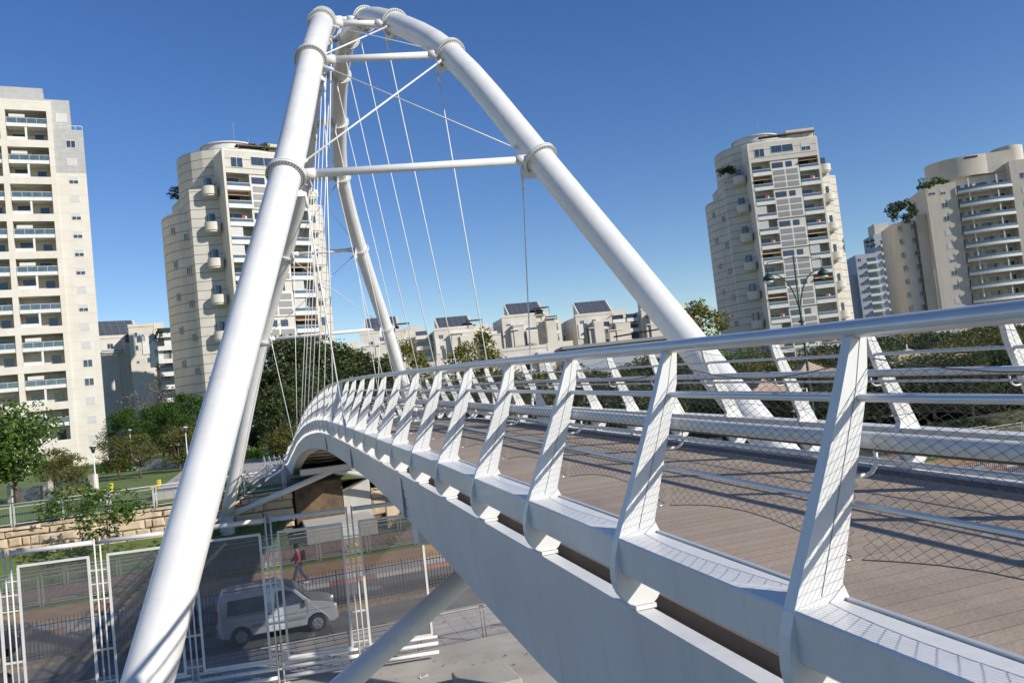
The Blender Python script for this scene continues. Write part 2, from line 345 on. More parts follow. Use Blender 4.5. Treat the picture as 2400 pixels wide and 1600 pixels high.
# ================================================================ BRIDGE
ZR = [(-14, -.62), (-6, -.38), (0, -.01), (2, .05), (2.8, .072), (3.5, .092), (4.5, .125), (6.2, .19), (8.2, .26), (9.8, .32), (13.9, .45), (18, .58), (21, .66), (24, .72), (27, .745), (29.4, .72), (33.6, .57), (38, .34), (44.7, -.2), (49, -.69), (55, -1.35), (60, -1.95), (66, -2.48), (70, -2.62), (74, -2.66)]
def zr(s):
    if s <= ZR[0][0]: return ZR[0][1]
    for i in range(len(ZR)-1):
        if s <= ZR[i+1][0]:
            (a, za), (c, zc) = ZR[i], ZR[i+1]; t = (s-a)/(c-a)
            pm = ZR[max(i-1, 0)]; pn = ZR[min(i+2, len(ZR)-1)]
            m0 = (zc-pm[1])/(c-pm[0]) if c != pm[0] else 0; m1 = (pn[1]-za)/(pn[0]-a)
            h = c-a; t2 = t*t; t3 = t2*t
            return (2*t3-3*t2+1)*za+(t3-2*t2+t)*h*m0+(-2*t3+3*t2)*zc+(t3-t2)*h*m1
    return ZR[-1][1]
WD = 3.6; CL = WD/2; Z0 = 7.5
bridge = thing('footbridge', 'white steel tied arch footbridge with twin leaning tube arches and netted railings', 'footbridge', (CL, 33, 0))
BO = Vector((CL, 33, 0))
def P(lat, s, dz): return Vector((lat, s, Z0+zr(s)+dz)) - BO
def srange(a, b, st=.8):
    n = max(1, int(math.ceil((b-a)/st))); return [a+(b-a)*i/n for i in range(n+1)]
def sweep(poly, a, b, m, name, side=1, st=.8, smooth=False):   # cross-section in (lat,dz) swept along the deck line; side -1 mirrors
    mb = MB(); ss = srange(a, b, st); n = len(poly(a) if callable(poly) else poly); vs = []
    for s in ss:
        for (l, z) in (poly(s) if callable(poly) else poly):
            vs.append(P(l if side > 0 else WD-l, s, z))
    fs = [(i*n+k, i*n+(k+1) % n, (i+1)*n+(k+1) % n, (i+1)*n+k) for i in range(len(ss)-1) for k in range(n)]
    if side > 0: fs = [f[::-1] for f in fs]
    mb.add(vs, fs, m, smooth)
    e = [tuple(range(n)), tuple((len(ss)-1)*n+i for i in range(n))[::-1]]
    if side < 0: e = [x[::-1] for x in e]
    mb.add(vs, e, m)
    return mb.build(name, bridge)
S0, S1 = -12.0, 71.0
DT = -1.46
DT = -1.50
o = sweep([(-.15, DT-.1), (-.15, DT), (WD+.15, DT), (WD+.15, DT-.1)], S0, S1, DECK, 'deck'); o.data.materials[0] = DECK
def gd(s): 
    t = min(abs(s-33.3), 26)
    return .52+.45*max(0, (t-16)/10)**1.3
for side in (1, -1):
    sweep(lambda s: [(-.42, -1.49), (-.36, -1.52-gd(s)), (-.30, -1.57-gd(s)), (-.18, -1.60-gd(s)), (.10, -1.60-gd(s)), (.12, -1.66), (-.31, -1.66), (-.31, -1.49)], S0, S1, WHG, 'girder', side)
    sweep([(-.478, -1.075), (-.470, -1.066), (-.25, -1.066), (-.238, -1.078), (-.25, -1.22), (-.29, -1.275), (-.36, -1.30), (-.44, -1.292), (-.482, -1.26)], S0, S1, WH, 'kerb_beam', side)
    sweep([(-.305, -1.60), (-.305, -1.575), (-.155, -1.575), (-.155, -1.60)], S0, S1, DARK, 'slot_shade_strip', side)  # dark strip standing in for the shade in the slot below the beam
    sweep([(-.158, -1.61), (-.158, -1.494), (.03, -1.494), (.03, -1.61)], S0, S1, DARK, 'deck_edge_shade', side)  # dark cover over the deck edge, painting it as shaded by the beam
    sweep([(-.232, -1.09), (-.232, -1.058), (-.215, -1.058), (-.215, -1.09)], S0, S1, STEEL, 'edge_strip', side)
    X = (lambda l: l) if side > 0 else (lambda l: WD-l)
    mb = MB(); mb.tube([P(X(0), s, 0) for s in srange(S0, S1)], .039, STEEL, 16); mb.build('handrail', bridge)
    mb = MB(); mb.tube([P(X(.035), s, -.47) for s in srange(S0, S1)], .036, WH, 14); mb.build('inner_handrail', bridge)
    mb = MB(); mb.tube([P(X(.035), s, -.555) for s in srange(S0, S1)], .013, STEEL, 8)
    mb.tube([P(X(.035), s, -.508) for s in srange(S0, S1)], .009, DARK, 6); mb.build('light_strip', bridge)
    mb = MB(); mb.tube([P(X(-.035), s, -.285) for s in srange(S0, S1)], .017, STEEL, 8)
    mb.build('middle_rail', bridge)
    mb = MB(); mb.tube([P(X(-.135), s, -.70) for s in srange(S0, S1)], .012, STEEL, 8); mb.build('lower_rail', bridge)
# deck underside ribs
k = 0; s = 2.0
rib = MB()
while s < 68:
    r1 = MB(); r1.tube([P(.1, s, -1.66), P(CL, s, -1.74), P(WD-.1, s, -1.66)], .05, WH, 8); r1.build('cross_rib', bridge); s += 1.585*2
# posts
def post_mesh(side, double):
    mb = MB(); sg = 1 if side > 0 else -1
    def fn(a, b_, t): return ((a*sg), t, b_)
    gapl = lambda a, z: a
    outer = [(-.035, -.03), (-.13, -.27), (-.27, -.53), (-.40, -.80), (-.505, -1.07), (-.54, -1.22), (-.545, -1.30), (-.52, -1.39), (-.46, -1.45), (-.42, -1.462)]
    inner = [(-.24, -1.462), (-.22, -1.40), (-.17, -1.30), (-.165, -1.12), (-.205, -1.00), (-.14, -.72), (-.06, -.45), (-.005, -.22), (.035, -.10), (.035, -.03)]
    t = .024 if not double else .03
    poly = outer+inner
    # split lengthwise by a fine groove
    mid_o = [(-.005, -.03), (-.075, -.30), (-.165, -.53), (-.265, -.80), (-.35, -1.05)]
    g2 = .004
    # fan-free: build as ruled strip between outer and inner boundaries
    no = [(-.03, -.03), (-.125, -.27), (-.235, -.53), (-.355, -.80), (-.475, -1.07), (-.508, -1.16), (-.522, -1.24), (-.525, -1.30), (-.519, -1.345), (-.503, -1.385), (-.48, -1.42), (-.45, -1.447), (-.42, -1.46)]
    ni = [(.045, -.03), (.018, -.22), (-.065, -.48), (-.155, -.75), (-.235, -1.00), (-.197, -1.10), (-.195, -1.18), (-.197, -1.25), (-.205, -1.31), (-.22, -1.36), (-.245, -1.40), (-.275, -1.44), (-.30, -1.46)]
    vs = []; fs = []
    for (a, c) in zip(no, ni):
        
        tt = t*(.95+.2*min(1, -a[1]))
        for (p, y) in ((a, -tt), (c, -tt), (c, tt), (a, tt)): vs.append(fn(p[0], p[1], y))
    m_ = len(no)
    for i in range(m_-1):
        for q in range(4):
            f = (i*4+q, i*4+(q+1) % 4, (i+1)*4+(q+1) % 4, (i+1)*4+q); fs.append(f if sg < 0 else f[::-1])
    e = [(0, 1, 2, 3), tuple((m_-1)*4+q for q in (3, 2, 1, 0))]
    fs += e if sg > 0 else [x[::-1] for x in e]
    mb.add(vs, fs, WH)
    # groove line and fixing tab
    gl = [((a[0]*.45+c[0]*.55)*sg, -t*(.95+.2*min(1, -a[1]))-.0012, (a[1]+c[1])/2) for a, c in zip(no[:5], ni[:5])]
    if True: mb.tube(gl, .0018, TILE, 4)
    mb.box((sg*-.42, -t-.015, -1.487), (sg*-.29, t+.015, -1.463), WH)
    mb.tube([(sg*-.20, 0, -.93), (sg*-.14, 0, -.93)], .007, CHROME, 6)
    # curved bracket to the inner handrail
    mb.tube([(sg*-.14, 0, -.60)]+[(sg*(-.03+.065*sin(i*pi/12)), 0, -.54-.065*cos(i*pi/12)) for i in range(7)]+[(sg*.035, 0, -.5)], .009, WH, 8)
    return mb.mesh('railing_post')
PM = {(sd, db): post_mesh(sd, db) for sd in (1, -1) for db in (False, True)}
for side in (1, -1):
    k = -6
    while 3.565+1.585*k < 69:
        s = 3.565+1.585*k+(.80 if side < 0 else 0); k += 1
        if s < -3: continue
        db = (k-1) in (0, 1, 2, 10, 11, 19)
        inst('railing_post', PM[(side, db)], bridge, P(0 if side > 0 else WD, s, 0))
# netting
for side in (1, -1):
    mb = MB(); X = (lambda l: l) if side > 0 else (lambda l: WD-l)
    k = -2
    while True:
        a = 3.565+1.585*k+(.80 if side < 0 else 0); k += 1
        if a > 34: break
        fine = a < 16
        pit = .078 if fine else .13; rad = .0011 if fine else .0013
        nf = int(1.585/pit); nv = int(.86/(pit*.62))
        def Q(f, v):
            f = min(1, max(0, f)); s = a+.03+f*1.525
            zt = -.13-.075*sin(pi*f); zb = -.93+.075*sin(pi*f)
            dz = zt+(zb-zt)*v; l = .03-.19*max(0, (-dz-.2))/.75*1.0+.03
            return P(X(l), s, dz)
        n3 = 2 if not fine else 4
        for d in (1, -1):
            for i in range(-nv, nf+nv):
                # line f = (i + d*v*nv)/nf
                v0, v1 = 0.0, 1.0
                fa = i/nf; fb = (i+d*nv)/nf
                if max(fa, fb) <= 0 or min(fa, fb) >= 1: continue
                sl_ = (fb-fa)
                if sl_ != 0:
                    va, vb = sorted(((0-fa)/sl_, (1-fa)/sl_)); v0 = max(0, va); v1 = min(1, vb)
                if v1-v0 < .02: continue
                mb.tube([Q(fa+sl_*v, v) for v in [v0+(v1-v0)*j/n3 for j in range(n3+1)]], rad, WIRE, 3, cap=False, smooth=False)
        mb.tube([Q(j/8, 0) for j in range(9)], .0028, WIRE, 4, cap=False); mb.tube([Q(j/8, 1) for j in range(9)], .0028, WIRE, 4, cap=False)
    mb.build('netting', bridge)
# arch
NODES = [(19.3, 5.45, 3.07), (22.5, 9.5, 1.95), (25.84, 12.05, 1.16), (28.8, 13.6, .74), (31.9, 14.3, .54), (35, 14.1, .54), (38, 13.1, .66), (40.9, 11.3, .92), (44.1, 8.25, 1.95), (47.3, 4.2, 3.43)]
NEARF = (10.6, -7.4, 3.07+.32*12.85); FARF = (51.5, -5.59, 6.25)
def A(n, sd, dn=0):
    lift = .14 if 15 < n[0] < 24 else (.05 if n[0] > 24 else 0)
    return Vector((CL+sd*n[2], n[0], Z0+n[1]+sd*lift)) - BO
TR = .345
for sd in (-1, 1):
    pts = [A(NEARF, sd)] + [A(n, sd) for n in NODES] + [A(FARF, sd)]
    mb = MB()
    path = []
    for i in range(len(pts)-1):
        p0 = pts[i-1] if i else pts[i]*2-pts[i+1]; p3_ = pts[i+2] if i+2 < len(pts) else pts[i+1]*2-pts[i]
        m0 = (pts[i+1]-p0)*.5; m1 = (p3_-pts[i])*.5; L_ = (pts[i+1]-pts[i]).length
        m0 = m0.normalized()*L_; m1 = m1.normalized()*L_
        if i == 0: m0 = (pts[1]-pts[0]); m1 = m1*.45+(pts[1]-pts[0]).normalized()*L_*.55
        if i == len(pts)-2: m1 = (pts[-1]-pts[-2])
        N_ = 4 if 0 < i < len(pts)-2 else 8
        for j in range(N_):
            t_ = j/N_; t2 = t_*t_; t3 = t2*t_
            path.append((2*t3-3*t2+1)*pts[i]+(t3-2*t2+t_)*m0+(-2*t3+3*t2)*pts[i+1]+(t3-t2)*m1)
    path.append(pts[-1]); mb.tube(path, TR, WH, 44, cap=True)
    for q in range(3, len(path)-1, 2):                # weld seams
        d = (path[q+1]-path[q-1]).normalized(); mb.tube([path[q]-d*.012, path[q]+d*.012], TR+.003, WH, 44, cap=False)
    arch = mb.build('arch_tube', bridge)
    for i in range(1, 11):
        pm = (pts[i+1]-pts[i-1]).normalized(); c = pts[i]
        fl = MB(); fl.tube([c-pm*.055, c-pm*.008], TR+.105, WH, 40, smooth=False); fl.tube([c+pm*.008, c+pm*.055], TR+.105, WH, 40, smooth=False)
        fl.tube([c-pm*.008, c+pm*.008], TR+.088, BARK, 40, cap=False, smooth=False)
        # bolt ring
        x = pm.cross(Vector((0, 0, 1))).normalized(); y = pm.cross(x)
        for q in range(36):
            t = 2*pi*q/36; r_ = x*cos(t)+y*sin(t)
            fl.tube([c-pm*.073+r_*(TR+.058), c+pm*.073+r_*(TR+.058)], .016, BARK, 5, smooth=False)
        # gusset that carries the hanger, below the tube
        dn = Vector((-sd*.35, 0, -1)).normalized(); dn = (dn-pm*dn.dot(pm)).normalized()
        a0 = c+dn*(TR-.02)-pm*.42; a1 = c+dn*(TR-.02)+pm*.42; a2 = c+dn*(TR+.30)+pm*.07; a3 = c+dn*(TR+.30)-pm*.07
        nn = pm.cross(dn)*.018
        fl.add([a0-nn, a1-nn, a2-nn, a3-nn, a0+nn, a1+nn, a2+nn, a3+nn], [(0,3,2,1),(4,5,6,7),(0,1,5,4),(1,2,6,5),(2,3,7,6),(3,0,4,7)], WH)
        fl.build('flange', arch)
        hp = c+dn*(TR+.27); n_ = NODES[i-1]
        ft = P(-.45 if sd < 0 else WD+.45, n_[0]+ (0.3 if i < 6 else -.3), -1.35)
        hb = MB(); hb.tube([hp, ft], .017, CABLE, 8); 
        d = (ft-hp).normalized(); hb.tube([hp, hp+d*.35], .032, WH, 8); hb.tube([ft-d*.45, ft], .034, WH, 8)
        hb.build('hanger_cable', bridge)
for i, n in enumerate(NODES):
    a, c = A(n, -1), A(n, 1); d = (c-a).normalized()
    mb = MB(); mb.tube([a+d*(TR+.14), c-d*(TR+.14)], .095, WH, 20)
    for e, q in ((a, d), (c, -d)):
        mb.tube([e+q*TR, e+q*(TR+.30)], .125, WH, 20)
    mb.build('strut_tube', bridge)
for i in (0, 1, 2, 6, 7, 8):
    for sd in (-1, 1):
        a, c = A(NODES[i], sd), A(NODES[i+1], -sd); d = (c-a).normalized()
        mb = MB(); mb.tube([a+d*.42, c-d*.42], .026 if (sd < 0 and i < 3) else .016, WH, 8)
        for e, q in ((a, d), (c, -d)): mb.tube([e+q*.4, e+q*.75], .042, WH, 8)
        mb.build('brace_rod', bridge)
# inclined supports below the deck
def low(sp, sd, t):     # point on lower leg
    return None
near_leg = lambda sd: Vector((CL+sd*(3.07+.32*11.05), 19.3-.677*11.05, Z0+5.45-11.05))-BO
for sd in (-1, 1):
    mb = MB(); mb.tube([near_leg(sd), Vector((CL, 14.0, Z0-2.25))-BO], .17, WH, 24); mb.build('support_strut', bridge)
    mb = MB(); mb.tube([A(FARF, sd), Vector((CL, 51.5, Z0-3.75))-BO], .17, WH, 24); mb.build('support_strut', bridge)
    f = A(FARF, sd); 
    mb = MB(); mb.tube([(f.x, f.y, -BO.z), (f.x, f.y, f.z+.3)], .42, CONCL, 20); mb.build('pier', bridge)
    f = A(NEARF, sd); mb = MB(); mb.box((f.x-1, f.y-1, 0), (f.x+1, f.y+1, .55), CONC); mb.build('footing', bridge, .05)
for (s, z) in ((14.0, -2.22), (51.5, -3.7)):
    mb = MB(); mb.box((-1.9, s-33-.25, Z0+z-.1), (1.9, s-33+.25, Z0+z+.25), WHG); mb.build('cross_beam', bridge, .03)
# small splice details on the outer girder face
for s in (12.9, 19.5, 26.2):
    mb = MB(); mb.box((-.424-CL, s-33-.012, Z0+zr(s)-1.56-gd(s)*.85), (-.385-CL, s-33+.012, Z0+zr(s)-1.56), SPLICE)
    for q in range(5): mb.box((-.424-CL, s-33-.09, Z0+zr(s)-1.62-q*gd(s)*.19), (-.385-CL, s-33-.05, Z0+zr(s)-1.60-q*gd(s)*.19), SPLICE)
    mb.build('splice_plate', bridge)
# ================================================================ FENCES
def panel_fence(name, label, pts, h, post=2.4, cat='fence', mesh_rows=9, railh=.0, mesh_mat=None, net=True, rad=.028, group=None, fpm=PARA):
    a, c = Vector(pts[0]), Vector(pts[1]); L = (c-a).length; n = max(1, round(L/post)); ang = math.atan2(c.y-a.y, c.x-a.x)
    t = thing(name, label, cat, a, ang, group)
    slope = (c.z-a.z)/Vector((c.x-a.x, c.y-a.y)).length; Lh = Vector((c.x-a.x, c.y-a.y)).length; w = Lh/n
    mb = MB(); mb.tube([(0, 0, h), (Lh, 0, h+slope*Lh)], rad, fpm, 8); mb.build('top_rail', t)
    pm = MB(); 
    for dx in (-.06, .06): pm.box((dx-.018, -.015, 0), (dx+.018, .015, h-.02), fpm)
    me = pm.mesh('fence_post')
    fm = MB(); z0, z1 = .12, h-.16
    for (x0, x1, za, zb) in ((.10, w-.10, z0, z0+.028), (.10, w-.10, z1-.028, z1), (.10, .125, z0+.03, z1-.03), (w-.125, w-.10, z0+.03, z1-.03)):
        sh = lambda p: (p[0], p[1], p[2]+slope*p[0])
        q = MB(); q.box((x0, -.02, za), (x1, .02, zb), fpm); fm.add([sh(v) for v in q.v], q.f, fpm)
    if net:
        k_ = int((z1-z0)/.075)
        for i in range(1, k_):
            z = z0+(z1-z0)*i/k_; fm.tube([(.12, 0, z+slope*.12), (w-.12, 0, z+slope*(w-.12))], .005, mesh_mat or PARA, 3, cap=False)
        for i in range(1, int(w/.15)):
            x = .12+(w-.24)*i/int(w/.15); fm.tube([(x, 0, z0+slope*x), (x, 0, z1+slope*x)], .004, mesh_mat or PARA, 3, cap=False)
    fme = fm.mesh('mesh_panel')
    for i in range(n+1): inst('fence_post', me, t, (i*w, 0, slope*i*w))
    for i in range(n): inst('mesh_panel', fme, t, (i*w, 0, slope*i*w))
    return t
GF = mat('fence_wire_green', (.32, .40, .34), .6)
panel_fence('mesh_fence', 'long white framed mesh fence with brick path behind it, across the road', [(-48, 42.0, .2), (48, 42.0, .2)], 1.45, mesh_mat=GF, fpm=FPAINT, group='white mesh fences')
panel_fence('mesh_fence', 'white framed mesh fence at the foot of the grass bank behind the brick path', [(-48, 46.95, .2), (48, 46.95, .2)], .9, mesh_mat=GF, fpm=FPAINT, group='white mesh fences')
panel_fence('mesh_fence', 'upper white mesh fence on the stone wall, ending at the bridge', [(-18.4+.2, 53.25, TZ-.0), (-1.0, 53.25, TZ)], 1.25, mesh_mat=GF, group='park fences on the stone wall')
panel_fence('mesh_fence', 'lower stepped section of white mesh fence at the far left of the stone wall', [(-31, 53.25, TZ-.75), (-18.6, 53.25, TZ-.35)], 1.2, mesh_mat=GF, group='park fences on the stone wall')
# picket fence in the median
pf = thing('picket_fence', 'black iron picket fence standing in the pebbled road median', 'fence', (-50, 32.6, .14))
pk = MB(); pk.box((-.011, -.011, 0), (.011, .011, 1.28), BLACK); pk.add([(-.014, -.014, 1.28), (.014, -.014, 1.28), (.014, .014, 1.28), (-.014, .014, 1.28), (0, 0, 1.37)], [(0, 1, 4), (1, 2, 4), (2, 3, 4), (3, 0, 4)], BLACK)
pm = MB()
for i in range(0, 900):
    x = i*.125
    q = 4 if not (i % 20) else 1
    pm.box((x-.010*q**.5, -.010, 0), (x+.010*q**.5, .010, 1.30), BLACK)
pk = pm.build('picket', pf); pk['kind'] = 'stuff'
rm = MB(); rm.box((0, -.015, .12), (112, .015, .155), BLACK); rm.box((0, -.015, 1.1), (112, .015, 1.13), BLACK); rm.build('rail', pf)
# tall smoked-glass screen with lattice strips between the panes, on the near pavement edge
ga = Vector((-8.75, 25.02, .3)); gb = Vector((4.3, 23.12, .3))
ang = math.atan2(gb.y-ga.y, gb.x-ga.x); GL = 2.17; H = 4.42
me_p = MB()
me_p.add([(.27, 0, .72), (GL-.27, 0, .72), (GL-.27, 0, H-.42), (.27, 0, H-.42)], [(0, 1, 2, 3)], SCREEN)
me_pane = me_p.mesh('glass_pane')
fr = MB()
for (x0, x1, z0, z1) in ((.22, GL-.22, H-.42, H-.36), (.22, GL-.22, .66, .72), (.21, .27, .72, H-.42), (GL-.27, GL-.21, .72, H-.42)): fr.box((x0, -.025, z0), (x1, .025, z1), PARA)
me_fr = fr.mesh('pane_frame')
la = MB()
for x in (-.07, .07): la.tube([(x, 0, 0), (x, 0, H+.06)], .022, PARA, 8)
for z in (.4, .8, 1.6, 1.62, 2.9, 3.3, 3.65): la.box((-.21, -.012, z), (.21, .012, z+.03), PARA)
la.box((-.2, -.1, 0), (.2, .1, .03), PARA)
me_la = la.mesh('lattice_post')
def _tb(z, r_, y=-.02):
    tb = MB(); tb.tube([(.1, y, z), (GL-.1, y, z)], r_, PARA, 12); return tb.mesh('rail_tube')
me_tb = [_tb(H-.03, .062, 0), _tb(.62, .035), _tb(.44, .05), _tb(.20, .05)]
dirv = (gb-ga).normalized()
# labels go by what is seen beside / behind each bay
gl_lab = ['smoked glass screen panel at the left edge of the photo', 'smoked glass screen panel between the leafy sapling and the far left lattice', 'smoked glass screen panel directly left of the big white arch leg', 'smoked glass screen panel just right of the arch leg, in front of the van tail', 'smoked glass screen panel in front of the van bonnet and red-shirted walker', 'smoked glass screen panel nearest the inclined strut under the deck', 'smoked glass screen panel hidden mostly by the bridge girder', '']
for i in range(7):
    loc = ga+dirv*(GL*(i-1))
    if i == 6: continue
    t = thing('glass_screen', gl_lab[i], 'glass screen', loc, ang, 'tall glass screens beside the road')
    inst('glass_pane', me_pane, t); inst('pane_frame', me_fr, t); inst('lattice_post', me_la, t); [inst('rail_tube', q_, t) for q_ in me_tb]
t = None
# low dark railing with bowed posts just behind the screen
lr = thing('guard_railing', 'low railing of dark horizontal bars with paired bowed posts on the near pavement', 'railing', (-14, 24.75, .13), 0)
bm_ = MB()
for z in (.15, .30, .45, .60, .75, .88, 1.0, 1.08): bm_.tube([(0, 0, z), (44, 0, z)], .012 if z < 1.05 else .022, LOUV, 6)
bm_.build('rail_bars', lr)
pmm = MB()
for dx in (-.05, .05): pmm.tube([(dx, 0, 0), (dx, 0, .8), (dx, .03, .95), (dx, .10, 1.08)], .02, LOUV, 8)
pme = pmm.mesh('bowed_post')
for i in range(23): inst('bowed_post', pme, lr, (i*1.95, 0, 0))
# ================================================================ BUILDINGS
def win_mesh(w, h, kind, name='window'):
    mb = MB(); t = .07
    mb.box((-w/2-t, -.05, -h/2-t), (w/2+t, .0, -h/2), PARA); mb.box((-w/2-t, -.05, h/2), (w/2+t, .0, h/2+t), PARA)
    mb.box((-w/2-t, -.05, -h/2), (-w/2, 0, h/2), PARA); mb.box((w/2, -.05, -h/2), (w/2+t, 0, h/2), PARA)
    mb.add([(-w/2, -.012, -h/2), (w/2, -.012, -h/2), (w/2, -.012, h/2), (-w/2, -.012, h/2)], [(0, 1, 2, 3)], GLASS)
    if kind == 'pane': mb.box((-.03, -.04, -h/2), (.03, -.01, h/2), PARA)
    if kind == 'shut': mb.box((-w/2, -.035, -h/2+.02), (w/2, -.02, h/2), SHUT)
    if kind == 'half': mb.box((-w/2, -.035, -h*.05), (w/2, -.02, h/2), SHUT); mb.box((-.03, -.04, -h/2), (.03, -.01, -h*.05), PARA)
    return mb.mesh(name)
WIN = {}
def win(w, h, kind):
    k = (w, h, kind)
    if k not in WIN: WIN[k] = win_mesh(w, h, kind)
    return WIN[k]
RK = ['shut', 'half', 'pane', 'shut', 'pane']
# ---- left cream tower with gridded loggias (D = 130)
th = R(27); K = 130/1900
c0 = at(255, 1075, 130); c0.z = 0
A_ = thing('apartment_tower', 'tall cream tower at left with deep gridded loggias and grey stone top', 'building', (c0.x, c0.y, 0), th-PHI)
w_ = MB()
w_.box((-4.3, 0, 0), (0, 1.2, 49.8), CREAM); w_.box((-4.3, .0, 49.803), (0, 1.2, 57), GREYST)
w_.box((-26, 2.4, 0), (-.003, 16, 56.6), CREAM2)
w_.box((-.6, 1.21, 0), (-.002, 15.9, 49.8), CREAM); w_.box((-.6, 1.21, 49.803), (-.002, 15.9, 57), GREYST)
tops = [59.8-5.98*r for r in range(9)]
PX = [(-5.05, -4.305), (-11.55, -10.75), (-18.0, -17.2), (-24.4, -23.6)]
for x0, x1 in PX: w_.box((x0, -.25, 0), (x1, 2.4, 61.5), CREAM)
zs_ = [61.5]+[]
for r in range(9):
    top = tops[r]; upz = (61.5 if r == 0 else tops[r-1]-4.8)
    for j in range(3): w_.box((PX[j+1][1], -.25, top), (PX[j][0], .6, upz), CREAM); w_.box((PX[j+1][1], .6, top), (PX[j][0], 2.4, top+.3), CREAM2)
for j in range(3): w_.box((PX[j+1][1], -.25, TZ+1.2), (PX[j][0], .6, tops[8]-4.8), CREAM)
w_.box((-26, 3.4, 0), (-.5, 3.5, 2), CREAM2)
w_.build('wall', A_)
gs = MB(); gs.box((-24, 2.0, 56.6), (-1.7, 15, 62.6), GREYST); gs.box((-24, 2.6, 62.6), (-5.4, 14, 64.6), GREYST); gs.build('roof', A_)
rl = MB(); rl.tube([(-4.2, .2, 57.7), (-.1, .2, 57.7)], .05, PARA, 6); rl.tube([(-.1, .2, 57.7), (-.1, 6, 57.7)], .05, PARA, 6)
for i in range(5): rl.tube([(-.1-i, .2, 57), (-.1-i, .2, 57.7)], .04, PARA, 6)
rl.build('roof_railing', A_)
for k in range(17): inst('window', win(1.25, 1.1, ['shut', 'half', 'shut', 'shut', 'half'][(k*7+k//3) % 5] if k not in (0, 12, 13) else 'pane'), A_, (-1.9, 0, 54.6-2.98*k))
for x, z in ((-3.0, 60.2), (-6.6, 61.2)): inst('window', win(1.4, 1.3, 'shut'), A_, (x, 2.0 if x > -5 else 2.0, z-.6))
def loggia(seed):
    rnd = random.Random(seed); m = MB(); W_ = 5.65
    # interior back wall openings, middle slab, centre column, parapets
    m.box((-W_, .0, -2.62), (0, 2.35, -2.30), PARA)               # mid slab
    m.box((-W_, -.1, -2.62), (0, .0, -2.05), PARA)                 # upper parapet
    m.box((-W_*.56, .0, -4.8), (-W_*.56+.3, .3, -2.62), PARA)      # lower column
    m.box((-W_, .05, -4.8), (-W_*.56, .12, -4.25), PARA)
    for (x0, x1, z0, z1) in ((-W_+.5, -W_+2.2, -2.3, -.25), (-W_+3.1, -W_+4.6, -2.3, -.3), (-W_+.6, -W_+2.5, -4.8, -2.9), (-1.9, -.7, -4.8, -3.2)):
        m.box((x0, 2.3, z0), (x1, 2.36, z1), GLASS if rnd.random() < .75 else SHUT)
        m.box((x0-.06, 2.28, z1), (x1+.06, 2.36, z1+.08), PARA)
    if rnd.random() < .6: m.box((-W_+.3, 1.2, -2.1), (-W_+.9, 1.8, -1.3), PARA)
    if rnd.random() < .5: m.add([(-W_+.4, .3, -.5), (-W_+2.6, .3, -.5), (-W_+2.6, -.05, -1.1), (-W_+.4, -.05, -1.1)], [(0, 1, 2, 3)], SHUT)
    return m.mesh('loggia')
LG = [loggia(i) for i in range(5)]
rg = MB(); rg.box((-5.6, -.07, -2.05), (-.05, -.045, -1.25), TEAL); rg.box((-5.6, -.09, -1.25), (-.05, -.03, -1.19), PARA)
for i in range(5): rg.box((-5.6+i*1.38, -.09, -2.05), (-5.56+i*1.38, -.03, -1.25), PARA)
rgm = rg.mesh('balcony_railing')
for r in range(9):
    for j in range(3):
        o = inst('loggia', LG[(r*3+j*2+r//2) % 5], A_, (PX[j][0], 0, tops[r])); inst('balcony_railing', rgm, o)
